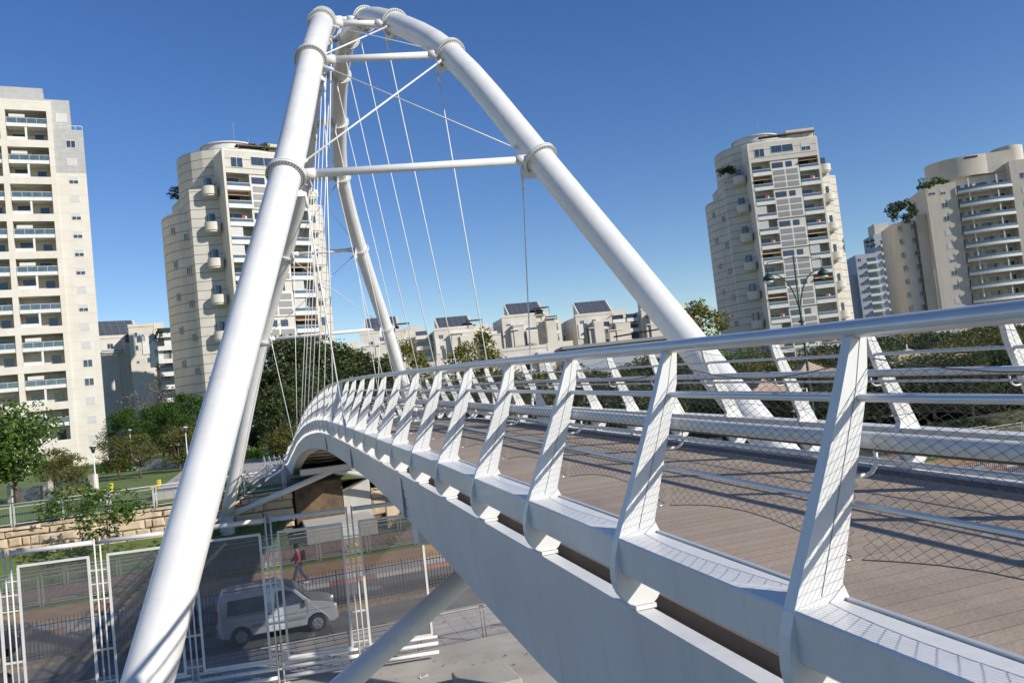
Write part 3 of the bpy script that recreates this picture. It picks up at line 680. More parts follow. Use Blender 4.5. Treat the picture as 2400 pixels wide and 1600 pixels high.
# ---- round-sided tower used twice, different facing
LV = [(-14.2, 2.0), (-13.2, -4.5), (-10.6, -8.6), (-9.3, -9.8)]
def round_tower(label, loc, rz, flip=False, plants=True):
    t = thing('apartment_tower', label, 'building', loc, rz, 'round sided apartment towers')
    m = MB(); H_ = 47.5
    def poly_prism(ps, z0, z1, mm): m.prism(ps, z0, z1, mm, lambda a, b_, z: (a, b_, z))
    # curved left body, stepped right body (drawn anticlockwise)
    def arc(cx, cy, rx, ry, a0, a1, n): return [(cx+rx*cos(a0+(a1-a0)*i/n), cy+ry*sin(a0+(a1-a0)*i/n)) for i in range(n+1)]
    poly_prism(arc(0, 2, 14.5, 12.5, 0, 2*pi, 28)[:-1], 0, 42.5, TOWER)
    poly_prism([(-11.8, -7.2), (-6.9, -9.4), (6.9, -11.2), (10.2, -9.8), (10.2, 6), (-11.8, 6)], 0, 45.5, TOWER)
    poly_prism([(10.2, -8.2), (12.6, -6.6), (12.6, 5), (10.2, 5)], 0, 44, TOWER)
    # front wing: side piers and back wall, open balcony bays between
    m.box((-7.4, -13.4, 0), (-7.0, -8, 51), TOWER2); m.box((7.0, -13.4, 0), (7.4, -8, 51), TOWER2)
    m.box((-7.0, -13.4, 47.2), (7.0, -8, 51.0), TOWER); m.box((-7, -11.2, 0), (7, -8, 47.19), TOWER2)
    m.box((-3.0, -13.2, 0), (2.9, -11.21, 47.19), TOWER2)
    poly_prism(arc(-1, 0, 10.5, 9.5, 0, 2*pi, 26)[:-1], 45.5, 52.6, TOWER)
    m.box((3.0, -7.0, 50), (9.2, 6, 54.6), TOWER)
    m.build('wall', t)
    m = MB(); m.cyl((-2, 0), 5, 52.6, 54.9, PARA, 24); m.cyl((-2, 0), 5.3, 54.9, 55.1, PARA, 24)
    m.box((-7.2, -13.2, 51.0), (7.2, -8.2, 51.25), PARA); m.build('roof', t)
    m = MB(); m.tube([(-1, 0, 55), (-1, 0, 60)], .06, LOUV, 5); m.tube([(2, 1, 55), (2, 1, 57.5)], .05, LOUV, 5); m.build('aerial', t)
    bal = MB(); bal.box((-2.0, -.75, -.25), (2.0, 1.45, -.02), PARA); bal.box((-2.0, -.8, -.25), (2.0, -.68, .45), PARA); bal.box((-1.97, -.76, .45), (1.97, -.73, .95), TEAL); bal.box((-2, -.79, .95), (2, -.7, 1.02), PARA)
    bal.box((-1.6, 1.42, -.02), (.7, 1.46, 2.2), GLASS); bal.box((.9, 1.42, -.02), (1.7, 1.46, 2.2), SHUT)
    bme = [bal.mesh('balcony')]
    for vv in range(3):
        b2 = MB(); b2.v = list(bal.v); b2.f = list(bal.f); b2.m = list(bal.m); b2.mats = list(bal.mats); b2.sm = list(bal.sm)
        if vv == 0: b2.add([(-1.9, 1.3, 2.5), (1.9, 1.3, 2.5), (1.9, -1.1, 1.75), (-1.9, -1.1, 1.75)], [(0, 1, 2, 3)], CANV)
        if vv == 1: b2.box((-1.95, -.6, 1.05), (.1, -.56, 2.6), SHUT); b2.box((.9, -.3, 0), (1.5, .2, .7), BARK)
        if vv == 2: b2.box((.2, -.5, .9), (.6, -.46, 1.6), RED); b2.box((.7, -.5, .9), (1.0, -.46, 1.5), PARA); b2.box((-1.6, -.4, 0), (-1.1, .1, 1.5), L_DARK)
        bme.append(b2.mesh('balcony'))
    pan = MB()
    pan.box((-2.9, -.25, 0), (2.9, 0, 4.05), PARA)
    for i in range(2):
        for j in range(3): pan.box((-2.6+i*2.75, -.29, .25+j*1.27), (-.2+i*2.75, -.25, 1.25+j*1.27), LOUV)
    pan.box((-2.6, -.05, 4.3), (-.3, -.02, 5.4), GLASS); pan.box((.3, -.05, 4.3), (1.6, -.02, 5.4), GLASS)
    pme = pan.mesh('louvre_panel')
    rb = MB(); rb.cyl((0, 0), 1.35, 0, 1.35, TOWER2, 20); rb.cyl((0, 0), 1.15, -.25, -.01, PARA, 20); rb.box((-.5, .5, 1.36), (.6, 1.3, 3.0), GLASS)
    rme = rb.mesh('round_balcony')
    z = 44.6
    k = 0
    while z > 4:
        for x in (-5.0, 4.95):
            inst('balcony', bme[(k*3+int(x > 0)) % 4], t, (x, -12.68, z)); inst('balcony', bme[(k*5+2*int(x > 0)+1) % 4], t, (x, -12.68, z-3.0))
        inst('louvre_panel', pme, t, (-.05, -13.2, z-3.3))
        inst('round_balcony', rme, t, (-8.9, -9.5, z-.4)); inst('round_balcony', rme, t, (8.9, -10.9, z-.4))
        z -= 6.0; k += 1
    # facet windows on the flanks, set just proud of the curved wall
    for i, aa in enumerate((198, 212, 226, -20, -36, -52)):
        a = R(aa); x, y = 14.5*cos(a), 2+12.5*sin(a)
        nx, ny = cos(a)/14.5, sin(a)/12.5; rzz = math.atan2(ny, nx)+pi/2
        for q in range(7): inst('window', win(.7, 1.2, 'pane'), t, (x+.06*cos(rzz-pi/2), y+.06*sin(rzz-pi/2), 39.5-5.6*q-(i % 2)*1.5), rzz)
    inst('window', win(2.0, 1.6, 'pane'), t, (-5, -13.41, 49)); inst('window', win(4.6, 1.4, 'pane'), t, (-.2, -13.41, 49.4)); inst('window', win(1.8, 1.6, 'half'), t, (4.8, -13.41, 49.3))
    pg = MB(); pg.box((-3, -7.9, 53.6), (9, -6.2, 53.8), BARK); 
    for x in (-2.8, 2, 6, 8.7): pg.box((x, -7.8, 51.25), (x+.15, -7.65, 53.6), BARK)
    pg.build('pergola', t)
    return t
pB = at(622, 1000, 150); tB = round_tower('cream round sided tower behind the left arch leg, with planted roof terrace', (pB.x, pB.y, 0), R(36)-PHI); tB.scale = (1.0, .92, 1.045)
pC = at(1850, 800, 184); tC = round_tower('cream round sided tower right of the arch, behind the green street lamp', (pC.x, pC.y, 0), R(-3)-PHI); tC.scale = (1.0, 1.0, 1.055)
# ---- right building with curved balconies (D = 175)
pD = at(2292, 800, 175); KD = 175/1900
D_ = thing('apartment_tower', 'beige tower at right edge with bowed white balconies and roof trees', 'building', (pD.x, pD.y, 0), R(-12)-PHI); D_.scale = (.80, .9, 1.0)
m = MB()
m.box((-7.6, 0, 0), (0, 18, 41.8), BEIGE); m.box((-10.4, 2.0, 0), (-7.61, 17, 36), BEIGE)
m.cyl((-13.2, 5.2), 3.2, 0, 35.0, BEIGE, 24); m.box((-16.2, 5.2, 0), (-10.4, 16, 35), BEIGE)
m.box((0, 3.2, 0), (13.5, 18, 43), PALE); m.box((13.5, -.4, 0), (30, 18, 44.5), BEIGE)
m.build('wall', D_)
m = MB(); m.cyl((5, 8), 9.5, 43, 47.4, BEIGE, 40, ry=6.5); m.box((5, 2.2, 43), (16, 14, 47.4), BEIGE); m.cyl((16, 6), 3.8, 43, 48.4, BEIGE, 24); m.build('roof', D_)
m = MB(); m.box((3, -.5, 46.5), (6.2, .6, 46.8), BLACK); m.build('awning', D_)
bw = MB()
for i in range(12):
    a0 = i/12; a1 = (i+1)/12; f = lambda a: (13.4*a, -.9-1.1*sin(pi*a), )
    p, q = f(a0), f(a1)
    vs = [(p[0], p[1], 0), (q[0], q[1], 0), (q[0], q[1], .55), (p[0], p[1], .55), (p[0], p[1]+.12, .55), (q[0], q[1]+.12, .55), (p[0], 3.2, 0), (q[0], 3.2, 0)]
    bw.add(vs, [(0, 1, 2, 3), (3, 2, 5, 4), (0, 6, 7, 1)], PARA)
    bw.add([(p[0], p[1]+.05, .55), (q[0], q[1]+.05, .55), (q[0], q[1]+.05, 1.1), (p[0], p[1]+.05, 1.1)], [(0, 1, 2, 3)], TEAL)
bw.add([(0, -.9, .0), (13.4, -.9, 0), (13.4, 3.2, .02), (0, 3.2, .02)], [(0, 1, 2, 3)], PARA)
for x in (2.6, 9.6): bw.box((x, -1.2, .56), (x+.28, -.9, 2.99), PARA)
for x0, x1 in ((.5, 2.2), (3.3, 5.2), (6.2, 9.0), (10.4, 12.8)): bw.box((x0, 3.1, .1), (x1, 3.18, 2.3), GLASS)
bwm = bw.mesh('bowed_balcony')
for k in range(14): inst('bowed_balcony', bwm, D_, (0, 0, 39.0-3*k))
for k in range(13):
    inst('window', win(1.3, 1.1, RK[(k*3+1) % 5]), D_, (-3.4, 0, 40-3*k))
    inst('window', win(.7, 1.2, 'pane'), D_, (-14.9, 2.25, 33.6-3*k if 33.6-3*k > 1 else 2), R(-28)); inst('window', win(1.0, 1.2, 'pane'), D_, (-11.2, 2.35, 33.6-3*k if 33.6-3*k > 1 else 2), R(28))
    inst('window', win(1.5, 1.2, RK[(k*3+2) % 5]), D_, (16.5, -.4, 41-3*k))
inst('window', win(1.6, 1.1, 'half'), D_, (-6.2, 0, 40.2))
m = MB(); m.tube([(-7.7, 1.9, 1), (-7.7, 1.9, 27)], .16, PARA, 8); m.build('downpipe', D_)
# ---- distant bluish block between the two right towers (D = 300)
pE = at(2050, 760, 300)
E_ = thing('apartment_block', 'distant blue grey stepped apartment block between the two right hand towers', 'building', (pE.x, pE.y, 0), R(-8)-PHI)
m = MB(); m.box((-14, 2, 0), (-3.6, 14, 36), BLUEG); m.box((-3.6, 0, 0), (4, 14, 43), BLUEG); m.box((4, 1, 0), (12, 14, 50), BLUEG); m.box((5, 2, 50), (10, 10, 54), PALE); m.build('wall', E_)
bl = MB(); bl.box((-.1, -1, 0), (4, 0, .9), PARA); bl.box((.2, -.02, 1), (3.6, -.01, 2.4), GLASS); blm = bl.mesh('balcony')
for k in range(13):
    inst('window', win(1.3, 1.3, 'pane'), E_, (-6, 2, 34-3*k if 34-3*k > 2 else 2)); inst('window', win(1.3, 1.3, 'pane'), E_, (-2.4, 0, 41-3*k)); inst('balcony', blm, E_, (0, 0, 39-3*k)); inst('balcony', blm, E_, (6, 1, 45-3*k))
# ---- lower blocks with sloping solar roofs
def shed(t, x0, x1, y0, y1, z, h):
    m = MB(); sx = (x1-x0)
    m.add([(x0, y0, z), (x1, y0, z), (x1, y1, z), (x0, y1, z), (x0, y1, z+h), (x1, y1, z+h)], [(0, 1, 5, 4), (1, 2, 5), (0, 4, 3), (3, 4, 5, 2)], PALE); m.build('roof', t)
    L_ = math.hypot(y1-y0, h); s_ = MB(); s_.box((.5, .3, .03), (sx-.5, L_-.2, .12), SOLAR); o = s_.build('solar_array', t); o.location = (x0, y0, z+.02); o.rotation_euler = (math.atan2(h, y1-y0), 0, 0)
def low_block(label, px, D, w, zt, rz, sheds, recess=True, wy=14, cols=None, group='low apartment blocks with solar roofs', wallm=None, rows=7, balc=()):
    p = at(px, 900, D); t = thing('apartment_block', label, 'building', (p.x, p.y, 0), R(rz)-PHI, group)
    m = MB(); wm = wallm or PALE
    m.box((-w/2, 0, 0), (w/2-w*.42, wy, zt), wm); m.box((w/2-w*.42, 1.6, 0), (w/2-w*.26, wy, zt-.8), wm); m.box((w/2-w*.26, .2, 0), (w/2, wy, zt-1.5), wm)
    m.box((-w/2-.1, -.12, zt), (w/2-w*.42+.1, .1, zt+.7), wm)
    rr = random.Random(int(px))
    for q in range(5 if wallm is None else 0):
        xx = -w/2+rr.uniform(0, w-3.5); ww = rr.uniform(2.2, 4.5); hh = zt-rr.uniform(1.0, 5.5)
        m.box((xx, -rr.uniform(.8, 2.2)-q*.07, 0), (min(xx+ww, w/2), .05, hh), wm); m.box((xx-.1, -1.9-q*.07, hh), (min(xx+ww, w/2)+.1, -.1, hh+.25), PARA)
    m.box((w*.1, 2, zt-1.4), (w*.34, 6, zt+1.0), wm)
    for q in range(6):
        xx = rr.uniform(-w/2, w/2-1.5); m.box((xx, -.2, zt-3.4-3*rr.randrange(3)), (xx+rr.uniform(.8, 2.2), -.12, zt-2.2-3*rr.randrange(2)), GLASS if q % 2 else PARA)
    m.build('wall', t)
    pgm = MB(); xx = rr.uniform(-w*.1, w*.1)
    if px not in (1262, 1110, 945): xx = None
    if xx is not None: pgm.box((xx, -.4, zt+2.0), (xx+4.2, 3, zt+2.15), BARK)
    for q in ((0, 4) if xx is not None else ()): pgm.box((xx+q, -.3, zt), (xx+q+.12, -.18, zt+2.0), BARK)
    if xx is not None: pgm.build('pergola', t)
    for (x0, x1, h) in sheds: shed(t, x0, x1, 1.0, 7.5, zt, h)
    for r_ in range(rows):
        z = zt-1.8-3*r_
        for x in ([-w/2+1.8, -w/2+w*.28, -w/2+w*.45] if not cols else cols): inst('window', win(1.2, 1.1, RK[(r_*2+int(abs(x))) % 5]), t, (x, 0, z))
        inst('window', win(1.2, 1.1, 'pane'), t, (w/2-1.6, .2, z-1.0))
        for x in balc:
            o = inst('balcony', LB, t, (x, 0, z-1.1))
    return t
lb = MB(); lb.box((-1.9, -1.2, 0), (1.9, -.02, .18), PARA); lb.box((-1.9, -1.2, .18), (1.9, -1.1, 1.0), PARA); lb.box((-1.7, -.03, .2), (1.7, -.015, 2.3), GLASS); lb.box((-1.9, -1.2, 2.3), (-1.75, -.02, 2.5), PARA)
LB = lb.mesh('balcony')
low_block('pale block with solar roof between the left tower and the round tower', 292, 190, 11, 29.3, 35, [(-6, 4.4, 5.0)], rows=7)
low_block('grey block with small balconies pressed against the left side of the round tower', 362, 186, 9, 30.8, 25, [], rows=8, wallm=CREAM2, balc=(3.2,))
low_block('pale block at the right foot of the round tower, behind the cables', 800, 200, 15, 22.5, 12, [], rows=5)
low_block('white balconied block with solar roof behind the far right arch leg', 945, 225, 21, 26.8, 10, [(-9, .5, 5.0)], rows=6, balc=(6.5,))
low_block('block under the small pale solar roof in the middle of the skyline', 1110, 225, 19, 25.6, 14, [(-8, 2, 4.2)], rows=5)
low_block('beige block with solar roof left of the single hanger cable', 1262, 228, 17, 27.4, 12, [(-6, 4.5, 4.6)], rows=6, balc=(5.8,))
low_block('beige block under the solar roof just left of the right arch leg', 1442, 234, 19, 26.0, 10, [(-8, 2.5, 4.8)], rows=6, balc=(3.0, 7.2))
low_block('beige gabled block peeping out behind the right arch leg', 1590, 234, 17, 25.8, 8, [(-7, 3, 4.4)], rows=6)
low_block('cream block filling the skyline between two solar roofs left of centre', 1150, 246, 22, 26.0, 8, [], rows=5, balc=(7.5,))
low_block('cream block with stacked balconies between the two right hand solar roofs', 1350, 246, 24, 25.2, 6, [], rows=5, balc=(8.5, -6))
low_block('low white stepped building in front of the middle blocks', 1000, 170, 26, 14.2, 8, [], rows=2)
low_block('flat white low building below the single hanger cable', 1270, 175, 24, 15.6, 6, [], rows=2)
p = at(1475, 900, 140); t = thing('market_hall', 'long low grey roofed hall seen above the handrail near the right arch leg', 'building', (p.x, p.y, 0), R(4)-PHI)
m = MB(); m.box((-10, 0, 0), (12, 10, 13.2), BLUEG); m.build('wall', t); m = MB(); m.box((-11, -1, 13.2), (13, 11, 13.7), TILE); m.tube([(-2, -1.2, 14.4), (13, -1.2, 15.4)], .15, BLACK, 6); m.build('roof', t)
p = at(2270, 860, 105); t = thing('service_building', 'small pale rendered building behind the trees under the handrail at right', 'building', (p.x, p.y, 3.0), R(-10)-PHI)
m = MB(); m.box((-3.5, 0, 0), (3.5, 6, 6.3), PALE); m.build('wall', t); m = MB(); m.box((-3.7, -.2, 6.3), (3.7, 6.2, 6.6), TILE); m.build('roof', t); inst('window', win(1.2, 1.0, 'pane'), t, (-1, 0, 4))
# ================================================================ VEGETATION
def leaf_cloud(mb, rnd, c, rx, ry, rz, n, size, m, shell=.55):
    for _ in range(n):
        while True:
            x, y, z = rnd.uniform(-1, 1), rnd.uniform(-1, 1), rnd.uniform(-1, 1); q = x*x+y*y+z*z
            if shell*shell*.5 < q < 1: break
        p = Vector((c[0]+x*rx, c[1]+y*ry, c[2]+z*rz))
        a = Vector((rnd.gauss(0, 1), rnd.gauss(0, 1), rnd.gauss(0, .7))).normalized(); b_ = a.cross(Vector((rnd.gauss(0, 1), rnd.gauss(0, 1), rnd.gauss(0, 1)))).normalized()
        s_ = size*rnd.uniform(.6, 1.3)
        mb.add([p-a*s_, p+b_*s_*.5, p+a*s_, p-b_*s_*.5], [(0, 1, 2, 3)], m)
def tree_meshes(seed, h, w, trunk, m, n=46, leaves=70, size=.16, form='round', lean=0, tr=.16):
    rnd = random.Random(seed); tk = MB(); cr = MB()
    top = Vector((lean, 0, trunk+(h-trunk)*.5)); tk.tube([(0, 0, -.3), (lean*.3, 0, trunk*.6), (lean*.6, .05, trunk), top], tr, BARK, 8, radii=[tr*1.25, tr, tr*.8, tr*.25])
    H2 = (h-trunk)/2; cz = trunk+H2
    for i in range(n):
        u = rnd.uniform(-1, 1); a = rnd.uniform(0, 2*pi)
        if form == 'round': rr = math.sqrt(max(0, 1-u*u))
        elif form == 'cone': rr = (1-u)/2*1.1+.12
        elif form == 'tall': rr = math.sqrt(max(0, 1-abs(u)**3))
        else: rr = max(0, 1-u*u)**.5*(.8+.4*(u < 0))
        rad = rr*rnd.uniform(.35, 1.0)
        c = Vector((lean*.8+cos(a)*rad*w, sin(a)*rad*w, cz+u*H2*.92)); cs = rnd.uniform(.16, .30)*min(w, H2*1.3)+.12
        leaf_cloud(cr, rnd, c, cs*1.25, cs*1.25, cs*.85, leaves, size, m)
        if i % 4 == 0:
            st = Vector((lean*.6, .05, trunk*.75+rnd.uniform(0, H2*.8))); tk.tube([st, st.lerp(c, .5)+Vector((0, 0, .1)), c], .04, BARK, 5, radii=[tr*.38, tr*.25, tr*.1])
    return tk.mesh('trunk'), cr.mesh('crown')
PROTO = {
 'green': tree_meshes(1, 7.5, 3.6, 2.0, L_GREEN, 60, 80, .17), 'green2': tree_meshes(2, 6.5, 3.0, 1.9, L_OLIVE, 46, 60, .15),
 'pine': tree_meshes(3, 9, 3.6, 3.0, L_PINE, 50, 110, .16, 'flat'), 'dark': tree_meshes(4, 14, 4.6, 2.0, L_DARK, 90, 80, .26, 'tall', tr=.25),
 'dark2': tree_meshes(5, 12, 4.0, 2.0, L_DARK, 80, 80, .24, 'round', tr=.22), 'yellow': tree_meshes(6, 12, 3.4, 3.0, L_YEL, 60, 70, .22, 'tall', tr=.2),
 'yellow2': tree_meshes(7, 11, 3.0, 2.5, L_YEL, 50, 60, .22, 'cone', tr=.2), 'olive': tree_meshes(8, 5.5, 3.2, 1.2, L_OLIVE, 56, 70, .15),
 'bare': tree_meshes(9, 11, 4.2, 3.0, L_BARE, 60, 14, .22, 'round'), 'sapling': tree_meshes(10, 4.3, 1.7, 1.8, L_GREEN, 24, 46, .13, tr=.05),
 'mass': tree_meshes(11, 6.5, 3.8, .8, L_OLIVE, 70, 70, .17), 'mass2': tree_meshes(12, 6.0, 3.5, .8, L_DARK, 70, 75, .16), 'mass3': tree_meshes(13, 5.5, 3.2, .6, L_GREEN, 60, 75, .16),
}
def tree(kind, px, D, z, label, sc=1.0, group='park trees', name='tree', ry=None, hs=1.0):
    p = at(px, 900, D); tk, cr = PROTO[kind]
    if group.startswith('trees on the slope') and D > 66: sc = min(sc, .86)
    t = thing(name, label, 'tree', (p.x, p.y, z), ry if ry is not None else random.uniform(0, 6.28), group)
    t.scale = (sc, sc, sc*hs); inst('trunk', tk, t); inst('crown', cr, t); return t
T = TZ
tree('green', 20, 62, T, 'bushy green tree at the left edge in front of the cream tower', 1.0)
tree('green', -60, 60, T, 'green tree cut off by the left edge of the photo', 1.05)
tree('green2', 110, 66, T, 'smaller olive green tree right of the bushy tree at the left edge', .58)
tree('green2', 152, 63, T, 'small tree with pale forked trunk left of the white lamp post', .5)
tree('olive', 262, 84, T, 'rounded reddish olive tree beside the white lamp post', .74)
tree('green2', 312, 78, T, 'full olive tree with pale trunk on the lawn left of the arch leg', .64)
tree('olive', 405, 82, T, 'olive bushy tree just left of the arch leg', .78)
tree('olive', 452, 88, T, 'olive bushy tree half hidden by the left arch leg', .82)
tree('pine', 290, 112, T, 'bright green umbrella pine behind the olive trees, nearest the cream tower', .85)
tree('pine', 340, 118, T, 'bright green umbrella pine in the middle of the pine group', .84)
tree('pine', 395, 108, T, 'bright green umbrella pine below the grey block', .86)
tree('pine', 440, 120, T, 'bright green umbrella pine below the round tower', 1.02)
tree('bare', 348, 138, T, 'bare grey tree in front of the shaded wall below the solar roof', 1.15)
tree('dark2', 370, 128, T, 'dark tree in the shade behind the umbrella pines', .7)
for i, (px, D, kd, sc, lb_) in enumerate([(590, 96, 'dark2', .6, 'dark tree between the two left arch legs'), (640, 92, 'dark2', .78, 'tall dark tree just right of the far left arch leg'), (680, 92, 'dark', .95, 'tallest dark tree, directly behind the bundle of cables'),
        (735, 98, 'dark2', 1.12, 'dark tree right of the cable bundle'), (700, 80, 'dark2', .72, 'lower dark tree behind the far railing crest'), (650, 76, 'dark2', .62, 'low dark tree above the hedge near the bridge end'), (790, 100, 'dark2', 1.05, 'dark tree under the horizontal strut left of the far right leg'),
        (838, 104, 'dark2', .98, 'dark tree just left of the far right arch leg'), (905, 104, 'dark2', .86, 'dark tree just right of the far right arch leg')]):
    tree(kd, px, D, T, lb_, sc, 'dark trees behind the far arch legs')
for px, D, kd, sc, lb_ in [(825, 118, 'yellow', 1.03, 'yellow green tree left of the far right arch leg'), (768, 122, 'yellow2', .85, 'yellow green tree beside the round tower foot'), (958, 116, 'yellow', 1.03, 'yellow green tree right of the far right arch leg'), (1005, 122, 'yellow2', .88, 'small yellow green tree in front of the white balconies'),
        (1100, 112, 'yellow', .92, 'yellow green tree left of the middle hanger cable'), (1150, 114, 'yellow2', 1.15, 'pointed yellow green tree crossed by the middle hanger cable'), (1655, 98, 'yellow', 1.0, 'tall pointed green tree between the right arch leg and the round tower'), (1612, 104, 'yellow2', .92, 'slimmer green tree just right of the right arch leg')]:
    tree(kd, px, D, T, lb_, sc, 'yellow green trees in the skyline', hs=1.05)
# trees and scrub on the slope right of the bridge
RT = [(985, 62, 'mass', .95), (1040, 70, 'mass2', .95), (1095, 60, 'mass', .9), (1150, 68, 'mass3', 1.0), (1210, 58, 'mass', .92), (1265, 70, 'mass2', 1.05), (1320, 62, 'mass', .95), (1385, 72, 'mass3', 1.05), (1440, 60, 'mass2', .9), (1500, 70, 'mass', 1.1),
      (1560, 62, 'mass2', 1.0), (1620, 76, 'mass', 1.2), (1690, 66, 'mass3', 1.05), (1745, 80, 'mass', 1.25), (1810, 92, 'mass2', 1.35), (1870, 60, 'mass', .7), (1930, 84, 'mass2', 1.3), (2000, 88, 'mass2', 1.4), (2070, 72, 'mass2', 1.15), (2140, 90, 'mass', 1.45), (2210, 78, 'mass2', 1.2), (2285, 92, 'mass2', 1.5), (2350, 76, 'mass', 1.3), (2420, 84, 'mass2', 1.4), (2120, 58, 'mass3', .75), (2330, 57, 'mass3', .7), (1985, 60, 'mass2', .8), (2230, 60, 'mass', .75), (1840, 55, 'mass2', .62), (1905, 63, 'mass', .8), (1950, 54, 'mass2', .6), (2050, 56, 'mass2', .7), (2095, 66, 'mass3', .85), (2180, 55, 'mass2', .68), (2270, 54, 'mass2', .66), (2390, 55, 'mass2', .72), (2310, 66, 'mass', .85), (1780, 62, 'mass', .8), (1720, 56, 'mass2', .7), (2440, 62, 'mass3', .8)]
tn = {'mass': 'olive green', 'mass2': 'dark', 'mass3': 'mid green'}
ORD = 'leftmost second third fourth fifth sixth seventh eighth ninth tenth eleventh twelfth thirteenth fourteenth fifteenth sixteenth seventeenth eighteenth nineteenth twentieth twenty-first twenty-second'.split()
RT.sort(key=lambda a: a[0]); cnt = {}
for i, (px, D, kd, sc) in enumerate(RT):
    k_ = cnt.get(kd, 0); cnt[kd] = k_+1
    lab = ('%s bushy tree, leftmost of its colour behind the right railing' % tn[kd]) if k_ == 0 else ('%s bushy tree, %s of its colour from the left behind the right railing' % (tn[kd], ORD[k_]))
    tree(kd, px, D, 3.3 if D > 66 else 2.6, lab, sc, 'trees on the slope right of the bridge')
# sapling in front of the stone wall at left, and the shrub by the far left leg
tree('sapling', 150, 47, .6, 'leafy sapling with thin stem in front of the stone wall at left', .95, 'saplings on the grass bank')
tree('sapling', 225, 43, .2, 'darker bushy sapling behind the gap between two glass screens', 1.0, 'saplings on the grass bank')
tree('sapling', 512, 50, 1.2, 'low green shrub tree beside the far left arch leg', .75, 'saplings on the grass bank')
tree('olive', 660, 74, T, 'yellowish rounded bush beside the far end of the bridge', .62, 'park trees')
# hedges
hm = MB(); rnd = random.Random(5)
for i in range(60): leaf_cloud(hm, rnd, (rnd.uniform(0, 9), rnd.uniform(0, 1.2), rnd.uniform(.2, .9)), .5, .5, .35, 40, .13, L_PINE)
hme = hm.mesh('hedge')
for px, D, lb_, sc in ((560, 88, 'clipped green hedge behind the lawn at the bridge end', 1.25), (210, 92, 'clipped green hedge on the lawn behind the white lamp post', 1.0)):
    p = at(px, 900, D); o = bpy.data.objects.new('hedge', hme); S.collection.objects.link(o); o.location = (p.x, p.y, T); o.rotation_euler = (0, 0, -.2); o.scale = (sc,)*3; tag(o, lb_, 'hedge', 'clipped hedges')
# scrub and ground cover on the banks
sc_ = MB(); rnd = random.Random(8)
for i in range(420):
    x = rnd.uniform(5.5, 60); y = rnd.uniform(46.9, 66); z = .3+(min(max(y-46.8, 0), 6.3)/6.3)*1.4+max(0, y-53.7)*.12
    r_ = rnd.uniform(.3, .75); leaf_cloud(sc_, rnd, (x, y, z+r_*.4), r_, r_, r_*.7, 34, .10, rnd.choice((L_DARK, L_OLIVE, L_GREEN, L_DARK)))
for i in range(60):
    x = rnd.uniform(-25, -1.5); y = rnd.uniform(47.5, 52.7); z = .3+(y-46.8)/6.3*(1.0+(-x)*.04); r_ = rnd.uniform(.15, .4); leaf_cloud(sc_, rnd, (x, y, z), r_, r_, r_*.6, 22, .08, rnd.choice((L_OLIVE, L_GREEN)))
o = sc_.build('ground_cover'); tag(o, 'low scrub and ground cover on the planted banks', 'ground cover', None, 'stuff')
rk = MB()
for i in range(26):
    x = rnd.uniform(8, 34); y = rnd.uniform(49, 60); z = .5+(min(max(y-46.8, 0), 6.3)/6.3)*1.3+max(0, y-53.7)*.12; s_ = rnd.uniform(.2, .5)
    q = MB(); q.box((-s_, -s_*.6, -s_*.4), (s_, s_*.6, s_*.5), STONE); rot = rnd.uniform(0, 3)
    rk.add([(x+v[0]*cos(rot)-v[1]*sin(rot)+rnd.uniform(-.08, .08), y+v[0]*sin(rot)+v[1]*cos(rot), z+.2+v[2]+rnd.uniform(-.08, .08)) for v in q.v], q.f, STONE)
tag(rk.build('rocks'), 'scattered pale rocks among the scrub on the planted bank', 'rocks', None, 'stuff')
# roof plants
def roof_plant(label, pos, n, w, h, m=L_DARK, seed=3):
    rnd = random.Random(seed); q = MB()
    for i in range(n): leaf_cloud(q, rnd, (rnd.uniform(-w, w), rnd.uniform(-.6, .6), rnd.uniform(.3, h)), .8, .7, .6, 40, .28, m)
    o = q.build('roof_garden_plant'); o.location = pos; o.rotation_euler = (0, 0, -PHI); tag(o, label, 'plant', 'roof garden plants'); return o
v = at(2112, 492, 172); roof_plant('dense dark bush on the low roof of the beige tower', v-Vector((0, 0, 2.9)), 38, 2.9, 4.6)
v = at(2185, 432, 172); roof_plant('green roof garden shrubs beside the crown of the beige tower', v-Vector((0, 0, 1.0)), 16, 2.8, 2.2, L_GREEN, 4)
v = at(425, 446, 148); roof_plant('dark shrub overhanging the left shoulder of the round tower', v-Vector((0, 0, 1.5)), 16, 2.0, 2.2, L_DARK, 5)
v = at(585, 352, 146); roof_plant('shrubs under the pergola on top of the round tower', v-Vector((0, 0, .6)), 22, 3.4, 1.4, L_OLIVE, 6)
v = at(448, 382, 150); roof_plant('brown shrub on the roof edge of the round tower', v-Vector((0, 0, .6)), 8, 1.4, 1.2, L_OLIVE, 7)
v = at(1702, 400, 176); roof_plant('dark shrubs on the left shoulder of the tower behind the green lamp', v-Vector((0, 0, 1)), 12, 2.4, 1.6, L_DARK, 12)
v = at(2045, 575, 296); roof_plant('small tree on the roof of the distant blue grey block', v-Vector((0, 0, 1)), 8, 2.0, 3.0, L_DARK, 9)
v = at(376, 772, 186); pt = thing('palm', 'small palm on the roof beside the round tower', 'plant', v-Vector((0, 0, 2.2)))
q = MB(); q.tube([(0, 0, 0), (0, 0, 2)], .15, BARK, 6); q.build('trunk', pt); q = MB(); rnd = random.Random(3)
for i in range(16):
    a = rnd.uniform(0, 6.28); e = rnd.uniform(-.2, 1.0)
    pts = [Vector((cos(a)*r_*1.7, sin(a)*r_*1.7, 2+r_*e*1.6-r_*r_*1.3)) for r_ in (0, .35, .7, 1)]
    for j in range(3):
        sd = Vector((-sin(a), cos(a), 0))*.22; q.add([pts[j]-sd, pts[j+1]-sd, pts[j+1]+sd, pts[j]+sd], [(0, 1, 2, 3)], L_DARK)
